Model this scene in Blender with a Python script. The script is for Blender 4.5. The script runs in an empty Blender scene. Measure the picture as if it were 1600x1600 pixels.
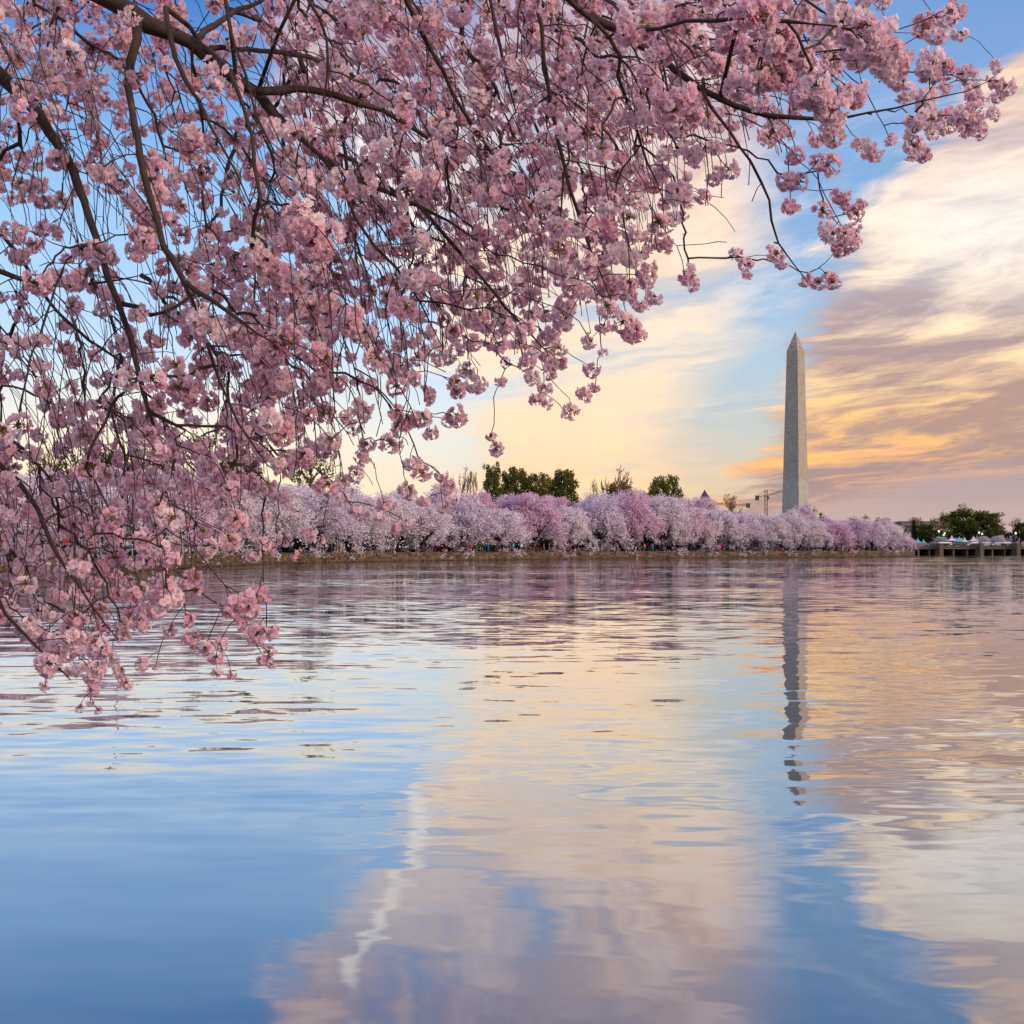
import bpy, math, random
import numpy as np
from mathutils import Vector, Matrix, Euler
from mathutils.geometry import tessellate_polygon
from math import radians, sin, cos, pi, atan2, atan, sqrt

random.seed(7)
RNG = np.random.default_rng(11)
scene = bpy.context.scene
COL = scene.collection
F = 2250.0      # focal length in photograph pixels
HZ = 857.0      # horizon row
CH = 2.1        # camera height over the water
GZ = 1.45       # ground height over the water

# ------------------------------------------------------------------ camera
cam_d = bpy.data.cameras.new('camera')
cam = bpy.data.objects.new('camera', cam_d)
COL.objects.link(cam)
cam.location = (0, 0, CH)
cam.rotation_euler = (radians(90), 0, 0)
cam_d.sensor_width = 36
cam_d.lens = 36 * F / 1600
cam_d.shift_y = (HZ - 800) / 1600
cam_d.clip_start = 0.05
cam_d.clip_end = 20000
scene.camera = cam
scene.view_settings.view_transform = 'Standard'
scene.view_settings.look = 'None'
scene.view_settings.exposure = 0
scene.view_settings.gamma = 1
scene.view_settings.use_curve_mapping = False

def at(px, py, D):
    return Vector(((px - 800) / F * D, D, CH + (HZ - py) / F * D))

def gx(px, D):
    return (px - 800) / F * D

def lin(c):
    return tuple((v / 255 / 12.92) if v / 255 <= 0.04045 else ((v / 255 + 0.055) / 1.055) ** 2.4 for v in c)

# ------------------------------------------------------------------ node expressions
class G:
    def __init__(self, nt):
        self.nt = nt
    def new(self, t):
        return self.nt.nodes.new(t)
    def put(self, sock, v):
        if isinstance(v, E):
            self.nt.links.new(v.s, sock)
        elif v is not None:
            try:
                sock.default_value = v
            except Exception:
                sock.default_value = tuple(v) + (1.0,)
    def math(self, op, a, b=None, c=None, clamp=False):
        n = self.new('ShaderNodeMath'); n.operation = op; n.use_clamp = clamp
        for i, v in enumerate((a, b, c)):
            if v is not None:
                self.put(n.inputs[i], v)
        return E(self, n.outputs[0])
    def smooth(self, x, lo, hi, a=0.0, b=1.0):
        n = self.new('ShaderNodeMapRange'); n.interpolation_type = 'SMOOTHSTEP'
        for k, v in zip(range(5), (x, lo, hi, a, b)):
            self.put(n.inputs[k], v)
        return E(self, n.outputs[0])
    def lerp(self, x, lo, hi, a=0.0, b=1.0):
        n = self.new('ShaderNodeMapRange')
        for k, v in zip(range(5), (x, lo, hi, a, b)):
            self.put(n.inputs[k], v)
        return E(self, n.outputs[0])
    def mix(self, f, a, b, blend='MIX'):
        n = self.new('ShaderNodeMix'); n.data_type = 'RGBA'; n.blend_type = blend
        self.put(n.inputs[0], f)
        for sock, v in ((n.inputs[6], a), (n.inputs[7], b)):
            if isinstance(v, E):
                self.nt.links.new(v.s, sock)
            else:
                sock.default_value = tuple(v)[:3] + (1.0,)
        return E(self, n.outputs[2])
    def vec(self, x, y, z=0.0):
        n = self.new('ShaderNodeCombineXYZ')
        for i, v in enumerate((x, y, z)):
            self.put(n.inputs[i], v)
        return E(self, n.outputs[0])
    def noise(self, v, scale=1.0, detail=3.0, rough=0.5, dist=0.0, color=False, dims='3D'):
        n = self.new('ShaderNodeTexNoise'); n.noise_dimensions = dims
        self.nt.links.new(v.s, n.inputs['Vector'])
        n.inputs['Scale'].default_value = scale; n.inputs['Detail'].default_value = detail
        n.inputs['Roughness'].default_value = rough; n.inputs['Distortion'].default_value = dist
        return E(self, n.outputs['Color' if color else 0])
    def ramp(self, x, pts, interp='LINEAR'):
        n = self.new('ShaderNodeValToRGB')
        self.put(n.inputs[0], x)
        cr = n.color_ramp; cr.interpolation = interp
        while len(cr.elements) < len(pts):
            cr.elements.new(0.5)
        for e, (p, c) in zip(cr.elements, pts):
            e.position = p
            e.color = tuple(c) + (1.0,) if len(c) == 3 else c
        return E(self, n.outputs[0])
    def curve(self, x, pts):
        n = self.new('ShaderNodeFloatCurve')
        self.put(n.inputs['Value'], x)
        c = n.mapping.curves[0]
        n.mapping.use_clip = False
        c.points[0].location = pts[0]; c.points[1].location = pts[-1]
        for p in pts[1:-1]:
            c.points.new(*p)
        for p in c.points:
            p.handle_type = 'AUTO_CLAMPED'
        n.mapping.update()
        return E(self, n.outputs[0])

class E:
    def __init__(self, g, s):
        self.g, self.s = g, s
    def __add__(self, o): return self.g.math('ADD', self, o)
    def __radd__(self, o): return self.g.math('ADD', o, self)
    def __sub__(self, o): return self.g.math('SUBTRACT', self, o)
    def __rsub__(self, o): return self.g.math('SUBTRACT', o, self)
    def __mul__(self, o): return self.g.math('MULTIPLY', self, o)
    def __rmul__(self, o): return self.g.math('MULTIPLY', o, self)
    def __truediv__(self, o): return self.g.math('DIVIDE', self, o)
    def __rtruediv__(self, o): return self.g.math('DIVIDE', o, self)

# ------------------------------------------------------------------ sky (world)
SUN_AZ, SUN_EL = radians(122), radians(18)      # clockwise from the view axis (+Y) towards +X
world = bpy.data.worlds.new('World')
scene.world = world
world.use_nodes = True
wt = world.node_tree
wt.nodes.clear()
g = G(wt)
tc = g.new('ShaderNodeTexCoord')
sep = g.new('ShaderNodeSeparateXYZ'); wt.links.new(tc.outputs['Generated'], sep.inputs[0])
X, Y, Z = (E(g, sep.outputs[i]) for i in range(3))
hyp = g.math('SQRT', X * X + Y * Y)
az = g.math('ARCTAN2', X, Y)
v = Z / g.math('MAXIMUM', hyp, 0.02)

def AV(px, py):
    a = atan((px - 800) / F)
    return a, (HZ - py) / F * cos(a)

# cloud-layer coordinates: a high sheet seen in perspective
den = g.math('MAXIMUM', Z, 0.0) + 0.11
cx, cy = X / den, Y / den
# rotate so that the streaks run along the axis seen rising to the right
ca, sa = cos(radians(-36)), sin(radians(-36))
rx, ry = cx * ca - cy * sa, cx * sa + cy * ca
warp = g.noise(g.vec(cx, cy, 3.1), 0.9, 4, 0.55, color=True)
wsep = g.new('ShaderNodeSeparateXYZ'); wt.links.new(warp.s, wsep.inputs[0])
wx, wy = E(g, wsep.outputs[0]) - 0.5, E(g, wsep.outputs[1]) - 0.5
P1 = g.vec(rx * 1.0 + wx * 1.2, ry * 0.55 + wy * 1.0, 0.7)
n_big = g.noise(P1, 1.1, 5, 0.55)
P2 = g.vec(rx * 3.2 + wx * 3.0, ry * 0.9 + wy * 1.8, 4.7)
n_streak = g.noise(P2, 1.4, 7, 0.62)
P3 = g.vec(az * 5.0 + wx * 0.6, v * 34.0 + wy * 1.5, 9.2)
n_band = g.noise(P3, 1.0, 6, 0.58)
P4 = g.vec(az * 16.0 + wx * 1.5, (v - az * 0.25) * 60.0 + wy * 3.0, 2.2)
n_fine = g.noise(P4, 1.0, 5, 0.6)

vv = g.lerp(v, 0.0, 1.0)
base = g.ramp(vv, [(0.0, lin((222, 196, 172))), (0.035, lin((232, 212, 184))), (0.085, lin((212, 220, 222))),
                   (0.15, lin((176, 206, 238))), (0.25, lin((138, 182, 228))), (0.38, lin((58, 114, 188))),
                   (0.6, lin((112, 156, 214))), (1.0, lin((118, 152, 205)))], 'LINEAR')
# right of the middle the clear air is greyer near the horizon
rightness = g.smooth(az, -0.08, 0.12)
base_r = g.ramp(vv, [(0.0, lin((205, 178, 150))), (0.04, lin((214, 190, 158))), (0.08, lin((188, 190, 186))),
                     (0.13, lin((166, 188, 206))), (0.2, lin((130, 168, 208))), (0.38, lin((108, 146, 200))),
                     (0.6, lin((112, 156, 214))), (1.0, lin((118, 152, 205)))], 'LINEAR')
base = g.mix(rightness, base, base_r)

# peach glow low on the left
glow_l = g.math('MULTIPLY', g.smooth(v, 0.15, 0.03), g.smooth(az, 0.0, -0.2)) * 0.75
base = g.mix(glow_l, base, lin((252, 228, 190)))

# --- middle veil
le = sorted((AV(a_, b_)[1] / 0.5, AV(a_, b_)[0]) for a_, b_ in [(735, 850), (740, 700), (705, 570), (668, 440), (600, 350), (500, 270), (440, 190), (430, 60)])
edge_l = g.curve(g.lerp(v, 0.0, 0.5), le + [(1.0, AV(440, 60)[0])])
mid = g.smooth(az - edge_l + wx * 0.05 + (n_streak - 0.5) * 0.12 + (n_fine - 0.5) * 0.06, -0.022, 0.030) * g.smooth(az + wx * 0.16 - (v - 0.2) * 0.25, 0.185, 0.11)
mid = mid * g.smooth(n_big * 0.6 + n_streak * 0.55, 0.34, 0.60)
mid_col = g.ramp(vv, [(0.0, lin((250, 214, 165))), (0.05, lin((252, 208, 156))), (0.10, lin((255, 218, 172))),
                      (0.18, lin((255, 226, 188))), (0.24, lin((252, 216, 184))), (0.33, lin((224, 194, 190))), (0.6, lin((168, 160, 186)))])
mid_lo = g.ramp(vv, [(0.0, lin((226, 190, 160))), (0.12, lin((226, 206, 190))), (0.22, lin((216, 184, 164))), (0.33, lin((172, 146, 148))), (0.7, lin((150, 146, 176)))])
mid_sh = g.smooth(n_streak * 0.75 + n_fine * 0.35 - n_big * 0.15, 0.62, 0.40) * g.smooth(v, 0.08, 0.26, 0.30, 0.72)
mid_col = g.mix(mid_sh, mid_col, mid_lo)
col = g.mix(mid * 0.92, base, mid_col)
# thin wisps in the clear gap
wisp = g.smooth(n_streak * 0.55 + n_fine * 0.5, 0.5, 0.72) * g.smooth(v, 0.36, 0.2)
wisp_col = g.ramp(vv, [(0.0, lin((246, 200, 150))), (0.07, lin((248, 214, 170))), (0.14, lin((238, 222, 208))), (0.3, lin((214, 214, 226)))])
col = g.mix(wisp * 0.62 * g.smooth(az, -0.25, 0.0), col, wisp_col)

# cloud veil added overhead and behind the camera, unseen, to brighten the blossoms
over = g.math('MAXIMUM', g.smooth(v, 0.42, 0.8), g.smooth(g.math('ABSOLUTE', az), 0.5, 1.0))
veil = over * g.smooth(n_big * 0.6 + n_streak * 0.5, 0.38, 0.66)
veil_col = g.ramp(vv, [(0.0, lin((250, 216, 180))), (0.12, lin((248, 228, 208))), (0.4, lin((234, 222, 224))), (1.0, lin((222, 216, 226)))])
col = g.mix(veil * 0.8, col, veil_col)
# --- the great cloud bank on the right: its left edge as a curve of elevation
edge_px = [(1085, 850), (1110, 790), (1165, 720), (1205, 650), (1222, 600), (1225, 540), (1262, 470), (1300, 400), (1345, 320), (1400, 262), (1490, 175), (1580, 90), (1700, 10)]
pts = sorted(((AV(px, py)[1] / 0.5, AV(px, py)[0]) for px, py in edge_px))
pts.append((1.0, 0.62))
edge = g.curve(g.lerp(v, 0.0, 0.5), pts)
sgn = az - edge + (n_streak - 0.5) * 0.13 + (n_fine - 0.5) * 0.05 + (n_big - 0.5) * 0.06
bank = g.smooth(sgn, -0.010, 0.030)
# shading inside the cloud
shade = n_big * 0.45 + n_streak * 0.45 + n_band * 0.35
hi_c = g.ramp(vv, [(0.0, lin((236, 176, 140))), (0.035, lin((250, 174, 108))), (0.075, lin((255, 190, 112))), (0.11, lin((255, 212, 150))),
                   (0.17, lin((255, 228, 190))), (0.25, lin((254, 220, 186))), (0.36, lin((238, 198, 170))), (0.7, lin((196, 190, 208)))])
lo_c = g.ramp(vv, [(0.0, lin((150, 130, 138))), (0.05, lin((156, 130, 132))), (0.09, lin((170, 136, 122))), (0.16, lin((158, 136, 140))),
                   (0.24, lin((170, 148, 152))), (0.36, lin((172, 156, 170))), (0.7, lin((140, 140, 170)))])
bank_col = g.mix(g.smooth(shade + (n_fine - 0.5) * 0.25, 0.545, 0.755), lo_c, hi_c)
# even grey-mauve layer below the orange band
low = g.smooth(v + (n_band - 0.5) * 0.05 - g.smooth(az, 0.16, 0.34) * 0.03, 0.035, 0.012) * g.smooth(az, 0.14, 0.2)
low_col = g.ramp(vv, [(0.0, lin((196, 172, 160))), (0.02, lin((180, 158, 156))), (0.05, lin((162, 144, 150)))])
bank_col = g.mix(low * 0.93, bank_col, low_col)
# brightest part where the sun stands behind the cloud, beyond the right edge
d2 = (az - AV(1575, 340)[0]) * (az - AV(1575, 340)[0]) * 90.0 + (v - AV(1575, 345)[1]) * (v - AV(1575, 345)[1]) * 420.0
bank_col = g.mix(g.math('EXPONENT', d2 * -1.0) * 0.7 * g.smooth(shade, 0.42, 0.68), bank_col, lin((255, 250, 240)))
col = g.mix(bank * 0.96, col, bank_col)
# contrail high over the middle (seen mirrored in the water)
tr = g.curve(g.lerp(v, 0.0, 0.5), sorted([(AV(540, 60)[1] / .5, AV(535, 60)[0]), (AV(545, 170)[1] / .5, AV(548, 170)[0]), (AV(575, 240)[1] / .5, AV(578, 240)[0]),
                                        (AV(615, 320)[1] / .5, AV(612, 320)[0]), (AV(680, 400)[1] / .5, AV(655, 400)[0]), (1.0, AV(535, 60)[0])]))
trail = g.smooth(g.math('ABSOLUTE', az - tr + wx * 0.05 + (n_fine - 0.5) * 0.05), 0.0085, 0.001) * g.smooth(v, 0.17, 0.2) * g.smooth(v, 0.325, 0.30)
col = g.mix(trail * g.smooth(n_fine * 0.6 + n_band * 0.5, 0.36, 0.62, 0.25, 0.85), col, lin((250, 240, 230)))

nish = g.new('ShaderNodeTexSky'); nish.sky_type = 'NISHITA'; nish.sun_disc = False
nish.sun_elevation = SUN_EL; nish.sun_rotation = SUN_AZ
bg1 = g.new('ShaderNodeBackground'); wt.links.new(nish.outputs[0], bg1.inputs[0]); bg1.inputs[1].default_value = 0.12
bg2 = g.new('ShaderNodeBackground'); wt.links.new(col.s, bg2.inputs[0]); bg2.inputs[1].default_value = 1.27
mixs = g.new('ShaderNodeMixShader'); mixs.inputs[0].default_value = 0.94
wt.links.new(bg1.outputs[0], mixs.inputs[1]); wt.links.new(bg2.outputs[0], mixs.inputs[2])
wo = g.new('ShaderNodeOutputWorld'); wt.links.new(mixs.outputs[0], wo.inputs[0])
world.cycles.sampling_method = 'MANUAL'
world.cycles.sample_map_resolution = 512

sun_d = bpy.data.lights.new('sun', 'SUN')
sun_d.energy = 2.7; sun_d.angle = radians(12); sun_d.color = (1.0, 0.74, 0.52)
sun = bpy.data.objects.new('sun', sun_d); COL.objects.link(sun)
sdir = Vector((sin(SUN_AZ) * cos(SUN_EL), cos(SUN_AZ) * cos(SUN_EL), sin(SUN_EL)))
sun.rotation_euler = sdir.to_track_quat('Z', 'Y').to_euler()
sun.location = (60, -40, 60)

# ------------------------------------------------------------------ materials
MATS = {}
def material(name, build):
    m = bpy.data.materials.new(name); m.use_nodes = True
    nt = m.node_tree; nt.nodes.clear()
    gg = G(nt)
    out = gg.new('ShaderNodeOutputMaterial')
    nt.links.new(build(gg).outputs[0], out.inputs[0])
    MATS[name] = m
    return m

def principled(gg, color, rough=0.6, metallic=0.0, normal=None, spec=0.3):
    n = gg.new('ShaderNodeBsdfPrincipled')
    if isinstance(color, E):
        gg.nt.links.new(color.s, n.inputs['Base Color'])
    else:
        n.inputs['Base Color'].default_value = tuple(color)[:3] + (1,)
    gg.put(n.inputs['Roughness'], rough)
    n.inputs['Metallic'].default_value = metallic
    n.inputs['Specular IOR Level'].default_value = spec
    if normal is not None:
        gg.nt.links.new(normal.s, n.inputs['Normal'])
    return n

def geo_pos(gg):
    n = gg.new('ShaderNodeNewGeometry'); return E(gg, n.outputs['Position'])
def obj_co(gg):
    n = gg.new('ShaderNodeTexCoord'); return E(gg, n.outputs['Object'])
def bump(gg, h, strength=0.4, dist=0.02):
    n = gg.new('ShaderNodeBump'); n.inputs['Strength'].default_value = strength; n.inputs['Distance'].default_value = dist
    gg.nt.links.new(h.s, n.inputs['Height']); return E(gg, n.outputs[0])

def simple(name, c, rough=0.6, metallic=0.0, var=0.25, scale=6.0):
    def b(gg):
        n = gg.noise(obj_co(gg), scale, 4, 0.6)
        a = tuple(x * (1 - var) for x in c); d = tuple(min(1, x * (1 + var)) for x in c)
        return principled(gg, gg.mix(n, a, d), rough, metallic)
    return material(name, b)

def leafy(name, a, b_, transl=0.3, scale=1.0, use_color=False):
    def b(gg):
        nt = gg.nt
        n = gg.noise(geo_pos(gg), scale, 3, 0.6)
        gi = gg.new('ShaderNodeNewGeometry'); r = E(gg, gi.outputs['Random Per Island'])
        f = gg.math('ADD', n * 0.7, r * 0.45, clamp=True)
        c = gg.mix(gg.smooth(f, 0.3, 0.9), a, b_)
        if use_color:
            oi = gg.new('ShaderNodeObjectInfo')
            c = gg.mix(1.0, c, E(gg, oi.outputs['Color']), 'MULTIPLY')
        d = gg.new('ShaderNodeBsdfDiffuse'); nt.links.new(c.s, d.inputs[0])
        t = gg.new('ShaderNodeBsdfTranslucent'); nt.links.new(c.s, t.inputs[0])
        m = gg.new('ShaderNodeMixShader'); m.inputs[0].default_value = transl
        nt.links.new(d.outputs[0], m.inputs[1]); nt.links.new(t.outputs[0], m.inputs[2])
        return m
    return material(name, b)

def petal_mat(gg):
    nt = gg.nt
    at_ = gg.new('ShaderNodeAttribute'); at_.attribute_name = 'radial'
    t = E(gg, at_.outputs['Fac'])
    oi = gg.new('ShaderNodeObjectInfo'); r = E(gg, oi.outputs['Random'])
    gi = gg.new('ShaderNodeNewGeometry'); ri = E(gg, gi.outputs['Random Per Island'])
    pale = gg.mix(r, (0.90, 0.64, 0.75), (0.99, 0.91, 0.945))
    deep = gg.mix(r, (0.80, 0.42, 0.58), (0.90, 0.66, 0.76))
    c = gg.mix(gg.smooth(t, 0.0, 0.75), deep, pale)
    c = gg.mix(gg.smooth(ri, 0.55, 1.0) * 0.45, c, (0.86, 0.46, 0.66))
    d = gg.new('ShaderNodeBsdfDiffuse'); nt.links.new(c.s, d.inputs[0])
    tr_ = gg.new('ShaderNodeBsdfTranslucent'); nt.links.new(c.s, tr_.inputs[0])
    m = gg.new('ShaderNodeMixShader'); m.inputs[0].default_value = 0.5
    nt.links.new(d.outputs[0], m.inputs[1]); nt.links.new(tr_.outputs[0], m.inputs[2])
    return m
M_PETAL = material('petal', petal_mat)
M_BUD = simple('bud_pink', (0.72, 0.17, 0.30), 0.5)
M_EYE = simple('flower_eye', (0.42, 0.33, 0.08), 0.6, var=0.4)
M_STALK = simple('flower_stalk', (0.20, 0.12, 0.035), 0.5, var=0.5, scale=60)
M_LEAF = simple('young_leaf', (0.16, 0.20, 0.03), 0.45, var=0.3)

def bark(gg):
    p = obj_co(gg)
    n = gg.noise(p, 22, 6, 0.65)
    sp = gg.new('ShaderNodeSeparateXYZ'); gg.nt.links.new(p.s, sp.inputs[0])
    n2 = gg.noise(p, 120, 3, 0.6)
    lich = gg.smooth(gg.noise(p, 9, 5, 0.7), 0.6, 0.72)
    c = gg.mix(n, (0.018, 0.010, 0.009), (0.085, 0.052, 0.042))
    c = gg.mix(lich * 0.5, c, (0.12, 0.12, 0.085))
    return principled(gg, c, 0.75, 0, bump(gg, n * 0.7 + n2 * 0.4, 0.6, 0.006))
M_BARK = material('cherry_bark', bark)
M_TWIG = simple('twig_bark', (0.050, 0.030, 0.028), 0.6, var=0.5, scale=30)
M_FARBARK = simple('old_bark', (0.035, 0.026, 0.024), 0.9, var=0.4, scale=2)
M_BLOSSOM = leafy('far_blossom', (0.66, 0.58, 0.67), (0.98, 0.94, 0.96), 0.38, 0.5, use_color=True)
M_GREEN = leafy('spring_foliage', (0.060, 0.072, 0.024), (0.185, 0.180, 0.070), 0.45, 0.4, use_color=True)
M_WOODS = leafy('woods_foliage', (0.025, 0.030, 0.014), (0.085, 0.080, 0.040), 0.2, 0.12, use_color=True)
M_FARTWIG = simple('bare_twig', (0.15, 0.095, 0.060), 0.9, var=0.3, scale=1)

def water_mat(gg):
    nt = gg.nt
    p = geo_pos(gg)
    sp = gg.new('ShaderNodeSeparateXYZ'); nt.links.new(p.s, sp.inputs[0])
    x, y = E(gg, sp.outputs[0]), E(gg, sp.outputs[1])
    dist = gg.math('SQRT', x * x + y * y)
    def layer(sx, sy, z, det=2.0):
        n = gg.noise(gg.vec(x * sx, y * sy, z), 1.0, det, 0.5, color=True)
        q = gg.new('ShaderNodeSeparateXYZ'); nt.links.new(n.s, q.inputs[0])
        return E(gg, q.outputs[0]) - 0.5, E(gg, q.outputs[1]) - 0.5
    a0, b0 = layer(0.05, 0.12, 1.0, 1.0)      # long swell
    a1, b1 = layer(0.42, 0.80, 5.0, 2.0)      # metre ripples
    a2, b2 = layer(1.1, 2.6, 9.0, 2.0)        # small ripples
    patch = gg.smooth(gg.noise(gg.vec(x * 0.02, y * 0.035, 3.0), 1.0, 3, 0.5), 0.38, 0.66)
    near = gg.smooth(dist, 8.6, 12.5, 0.22, 1.0)
    far = gg.smooth(dist, 60.0, 300.0, 1.0, 1.3)
    k1 = near * (patch * 0.75 + 0.45) * far
    nx = a0 * 0.022 + a1 * 0.105 * k1 + a2 * 0.085 * k1 * patch
    mid_w = gg.smooth(dist, 11.0, 18.0, 0.6, 1.0)
    ny = b0 * 0.026 + b1 * 0.098 * k1 + (b2 + (layer(2.2, 3.6, 13.0, 1.0)[1])) * 0.042 * mid_w * near + b2 * 0.150 * k1 * (patch + 0.35)
    nv = gg.new('ShaderNodeVectorMath'); nv.operation = 'NORMALIZE'
    nt.links.new(gg.vec(nx, ny, 1.0).s, nv.inputs[0])
    gl = gg.new('ShaderNodeBsdfGlossy'); gl.inputs['Roughness'].default_value = 0.022
    gl.inputs['Color'].default_value = (0.97, 0.98, 1.0, 1)
    nt.links.new(nv.outputs[0], gl.inputs['Normal'])
    body = gg.new('ShaderNodeBsdfDiffuse'); body.inputs['Color'].default_value = (0.006, 0.040, 0.085, 1)
    lw = gg.new('ShaderNodeLayerWeight'); lw.inputs['Blend'].default_value = 0.5
    face = E(gg, lw.outputs['Facing'])
    fr = gg.math('POWER', face, 2.4) * 0.95 + 0.04
    mx = gg.new('ShaderNodeMixShader'); nt.links.new(fr.s, mx.inputs[0])
    nt.links.new(body.outputs[0], mx.inputs[1]); nt.links.new(gl.outputs[0], mx.inputs[2])
    return mx
M_WATER = material('basin_water', water_mat)

def ground_mat(gg):
    p = geo_pos(gg)
    n = gg.noise(p, 0.25, 5, 0.6); n2 = gg.noise(p, 3.0, 4, 0.6)
    c = gg.mix(n, (0.018, 0.042, 0.010), (0.050, 0.085, 0.022))
    c = gg.mix(gg.smooth(n2, 0.6, 0.75) * 0.4, c, (0.10, 0.085, 0.05))
    return principled(gg, c, 0.95)
M_GROUND = material('grass_ground', ground_mat)

def wall_mat(gg):
    p = geo_pos(gg)
    sp = gg.new('ShaderNodeSeparateXYZ'); gg.nt.links.new(p.s, sp.inputs[0])
    z = E(gg, sp.outputs[2])
    gi = gg.new('ShaderNodeNewGeometry'); r = E(gg, gi.outputs['Random Per Island'])
    oi = gg.new('ShaderNodeObjectInfo'); r2 = E(gg, oi.outputs['Random'])
    n = gg.noise(p, 1.3, 6, 0.65)
    c = gg.mix(gg.math('FRACT', r + r2), (0.055, 0.038, 0.028), (0.185, 0.130, 0.092))
    c = gg.mix(gg.smooth(n, 0.45, 0.7) * 0.7, c, (0.085, 0.065, 0.042))
    c = gg.mix(gg.smooth(z + (n - 0.5) * 0.5, 0.42, 0.12) * 0.6, c, (0.05, 0.042, 0.028))
    n2 = gg.noise(p, 9.0, 4, 0.6)
    return principled(gg, c, 0.9, 0, bump(gg, n + n2 * 0.4, 0.6, 0.05))
M_WALL = material('wet_stone', wall_mat)

def marble(gg):
    nt = gg.nt
    p = obj_co(gg)
    sp = gg.new('ShaderNodeSeparateXYZ'); nt.links.new(p.s, sp.inputs[0])
    x, y, z = (E(gg, sp.outputs[i]) for i in range(3))
    bt = gg.new('ShaderNodeTexBrick')
    nt.links.new(gg.vec(x + y, z, 0.0).s, bt.inputs['Vector'])
    bt.inputs['Scale'].default_value = 0.35
    bt.inputs['Color1'].default_value = (0.30, 0.30, 0.30, 1); bt.inputs['Color2'].default_value = (0.64, 0.64, 0.64, 1)
    bt.inputs['Mortar'].default_value = (0.16, 0.16, 0.16, 1); bt.inputs['Mortar Size'].default_value = 0.03
    bt.inputs['Brick Width'].default_value = 0.75; bt.inputs['Row Height'].default_value = 0.28
    br = E(gg, bt.outputs['Color'])
    n = gg.noise(gg.vec(x * 0.3, y * 0.3, z * 0.06), 1.0, 5, 0.6)
    n2 = gg.noise(gg.vec(x, y, z * 2.5), 0.35, 4, 0.6)
    c = gg.mix(n, (0.34, 0.315, 0.295), (0.50, 0.465, 0.43))
    low = gg.smooth(z, 47.0, 43.5)
    c = gg.mix(low * 0.8, c, (0.45, 0.46, 0.47))
    c = gg.mix(gg.smooth(n2, 0.5, 0.75) * 0.3, c, (0.24, 0.22, 0.21))
    c = gg.mix(0.5, c, br, 'OVERLAY')
    return principled(gg, c, 0.75)
M_MARBLE = material('weathered_marble', marble)

M_STEELDARK = simple('dark_slot', (0.02, 0.02, 0.025), 0.5)
M_CONC = simple('bridge_concrete', (0.12, 0.095, 0.075), 0.85, var=0.22, scale=0.5)
M_GRANITE = simple('bridge_granite', (0.115, 0.09, 0.075), 0.85, var=0.3, scale=1.2)
M_RAIL = simple('rail_metal', (0.13, 0.12, 0.11), 0.5, 0.3)
M_PALERAIL = simple('pale_rail', (0.42, 0.44, 0.46), 0.5, 0.2)
M_ASPHALT = simple('asphalt', (0.06, 0.06, 0.062), 0.9)
M_LAMPGREEN = simple('lamp_green_paint', (0.03, 0.09, 0.07), 0.5)
M_CRANE = simple('crane_steel', (0.20, 0.10, 0.045), 0.6)
M_WEIGHT = simple('counterweight_concrete', (0.08, 0.08, 0.09), 0.9)
M_SANDST = simple('red_sandstone', (0.15, 0.115, 0.125), 0.9, var=0.2, scale=0.2)
M_SLATE = simple('slate_roof', (0.055, 0.06, 0.085), 0.7, var=0.2, scale=0.2)
M_LIMEST = simple('grey_limestone', (0.22, 0.20, 0.215), 0.9, var=0.12, scale=0.1)
M_PALEST = simple('pale_stucco', (0.42, 0.39, 0.38), 0.85, var=0.1, scale=0.1)
M_WIN = simple('window_glass', (0.03, 0.04, 0.06), 0.15)
M_TENT = simple('tent_canvas', (0.55, 0.57, 0.62), 0.6, var=0.05)
M_TENTBLUE = simple('cyan_canvas', (0.10, 0.45, 0.68), 0.6, var=0.1)
M_RUBBER = simple('tyre_rubber', (0.02, 0.02, 0.02), 0.8)
M_CARGLASS = simple('car_glass', (0.02, 0.025, 0.03), 0.08)
M_REDLENS = simple('red_lens', (0.6, 0.02, 0.015), 0.3)
def emis(name, c, s):
    def b(gg):
        n = gg.new('ShaderNodeEmission'); n.inputs[0].default_value = tuple(c) + (1,); n.inputs[1].default_value = s
        return n
    return material(name, b)
M_BULB = emis('lit_globe', (1.0, 0.88, 0.66), 1.6)
M_GREENLIGHT = emis('lit_green_signal', (0.25, 1.0, 0.35), 2.2)
M_HEAD = emis('lit_headlight', (1.0, 0.9, 0.75), 2.0)
M_REDLIGHT = emis('lit_red_beacon', (1.0, 0.05, 0.03), 1.5)

# ------------------------------------------------------------------ mesh helpers
def mesh_np(name, verts, faces, mats=None, mat_idx=None, smooth=False):
    """verts (n,3), faces (m,k) with one k"""
    me = bpy.data.meshes.new(name)
    verts = np.asarray(verts, dtype=np.float32); faces = np.asarray(faces, dtype=np.int32)
    m, k = faces.shape
    me.vertices.add(len(verts)); me.vertices.foreach_set('co', verts.ravel())
    me.loops.add(m * k); me.loops.foreach_set('vertex_index', faces.ravel())
    me.polygons.add(m); me.polygons.foreach_set('loop_start', np.arange(0, m * k, k, dtype=np.int32))
    if mat_idx is not None:
        me.polygons.foreach_set('material_index', np.asarray(mat_idx, dtype=np.int32))
    if smooth:
        me.polygons.foreach_set('use_smooth', np.ones(m, dtype=bool))
    for mt in (mats or []):
        me.materials.append(mt)
    me.update(calc_edges=True)
    return me

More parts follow.
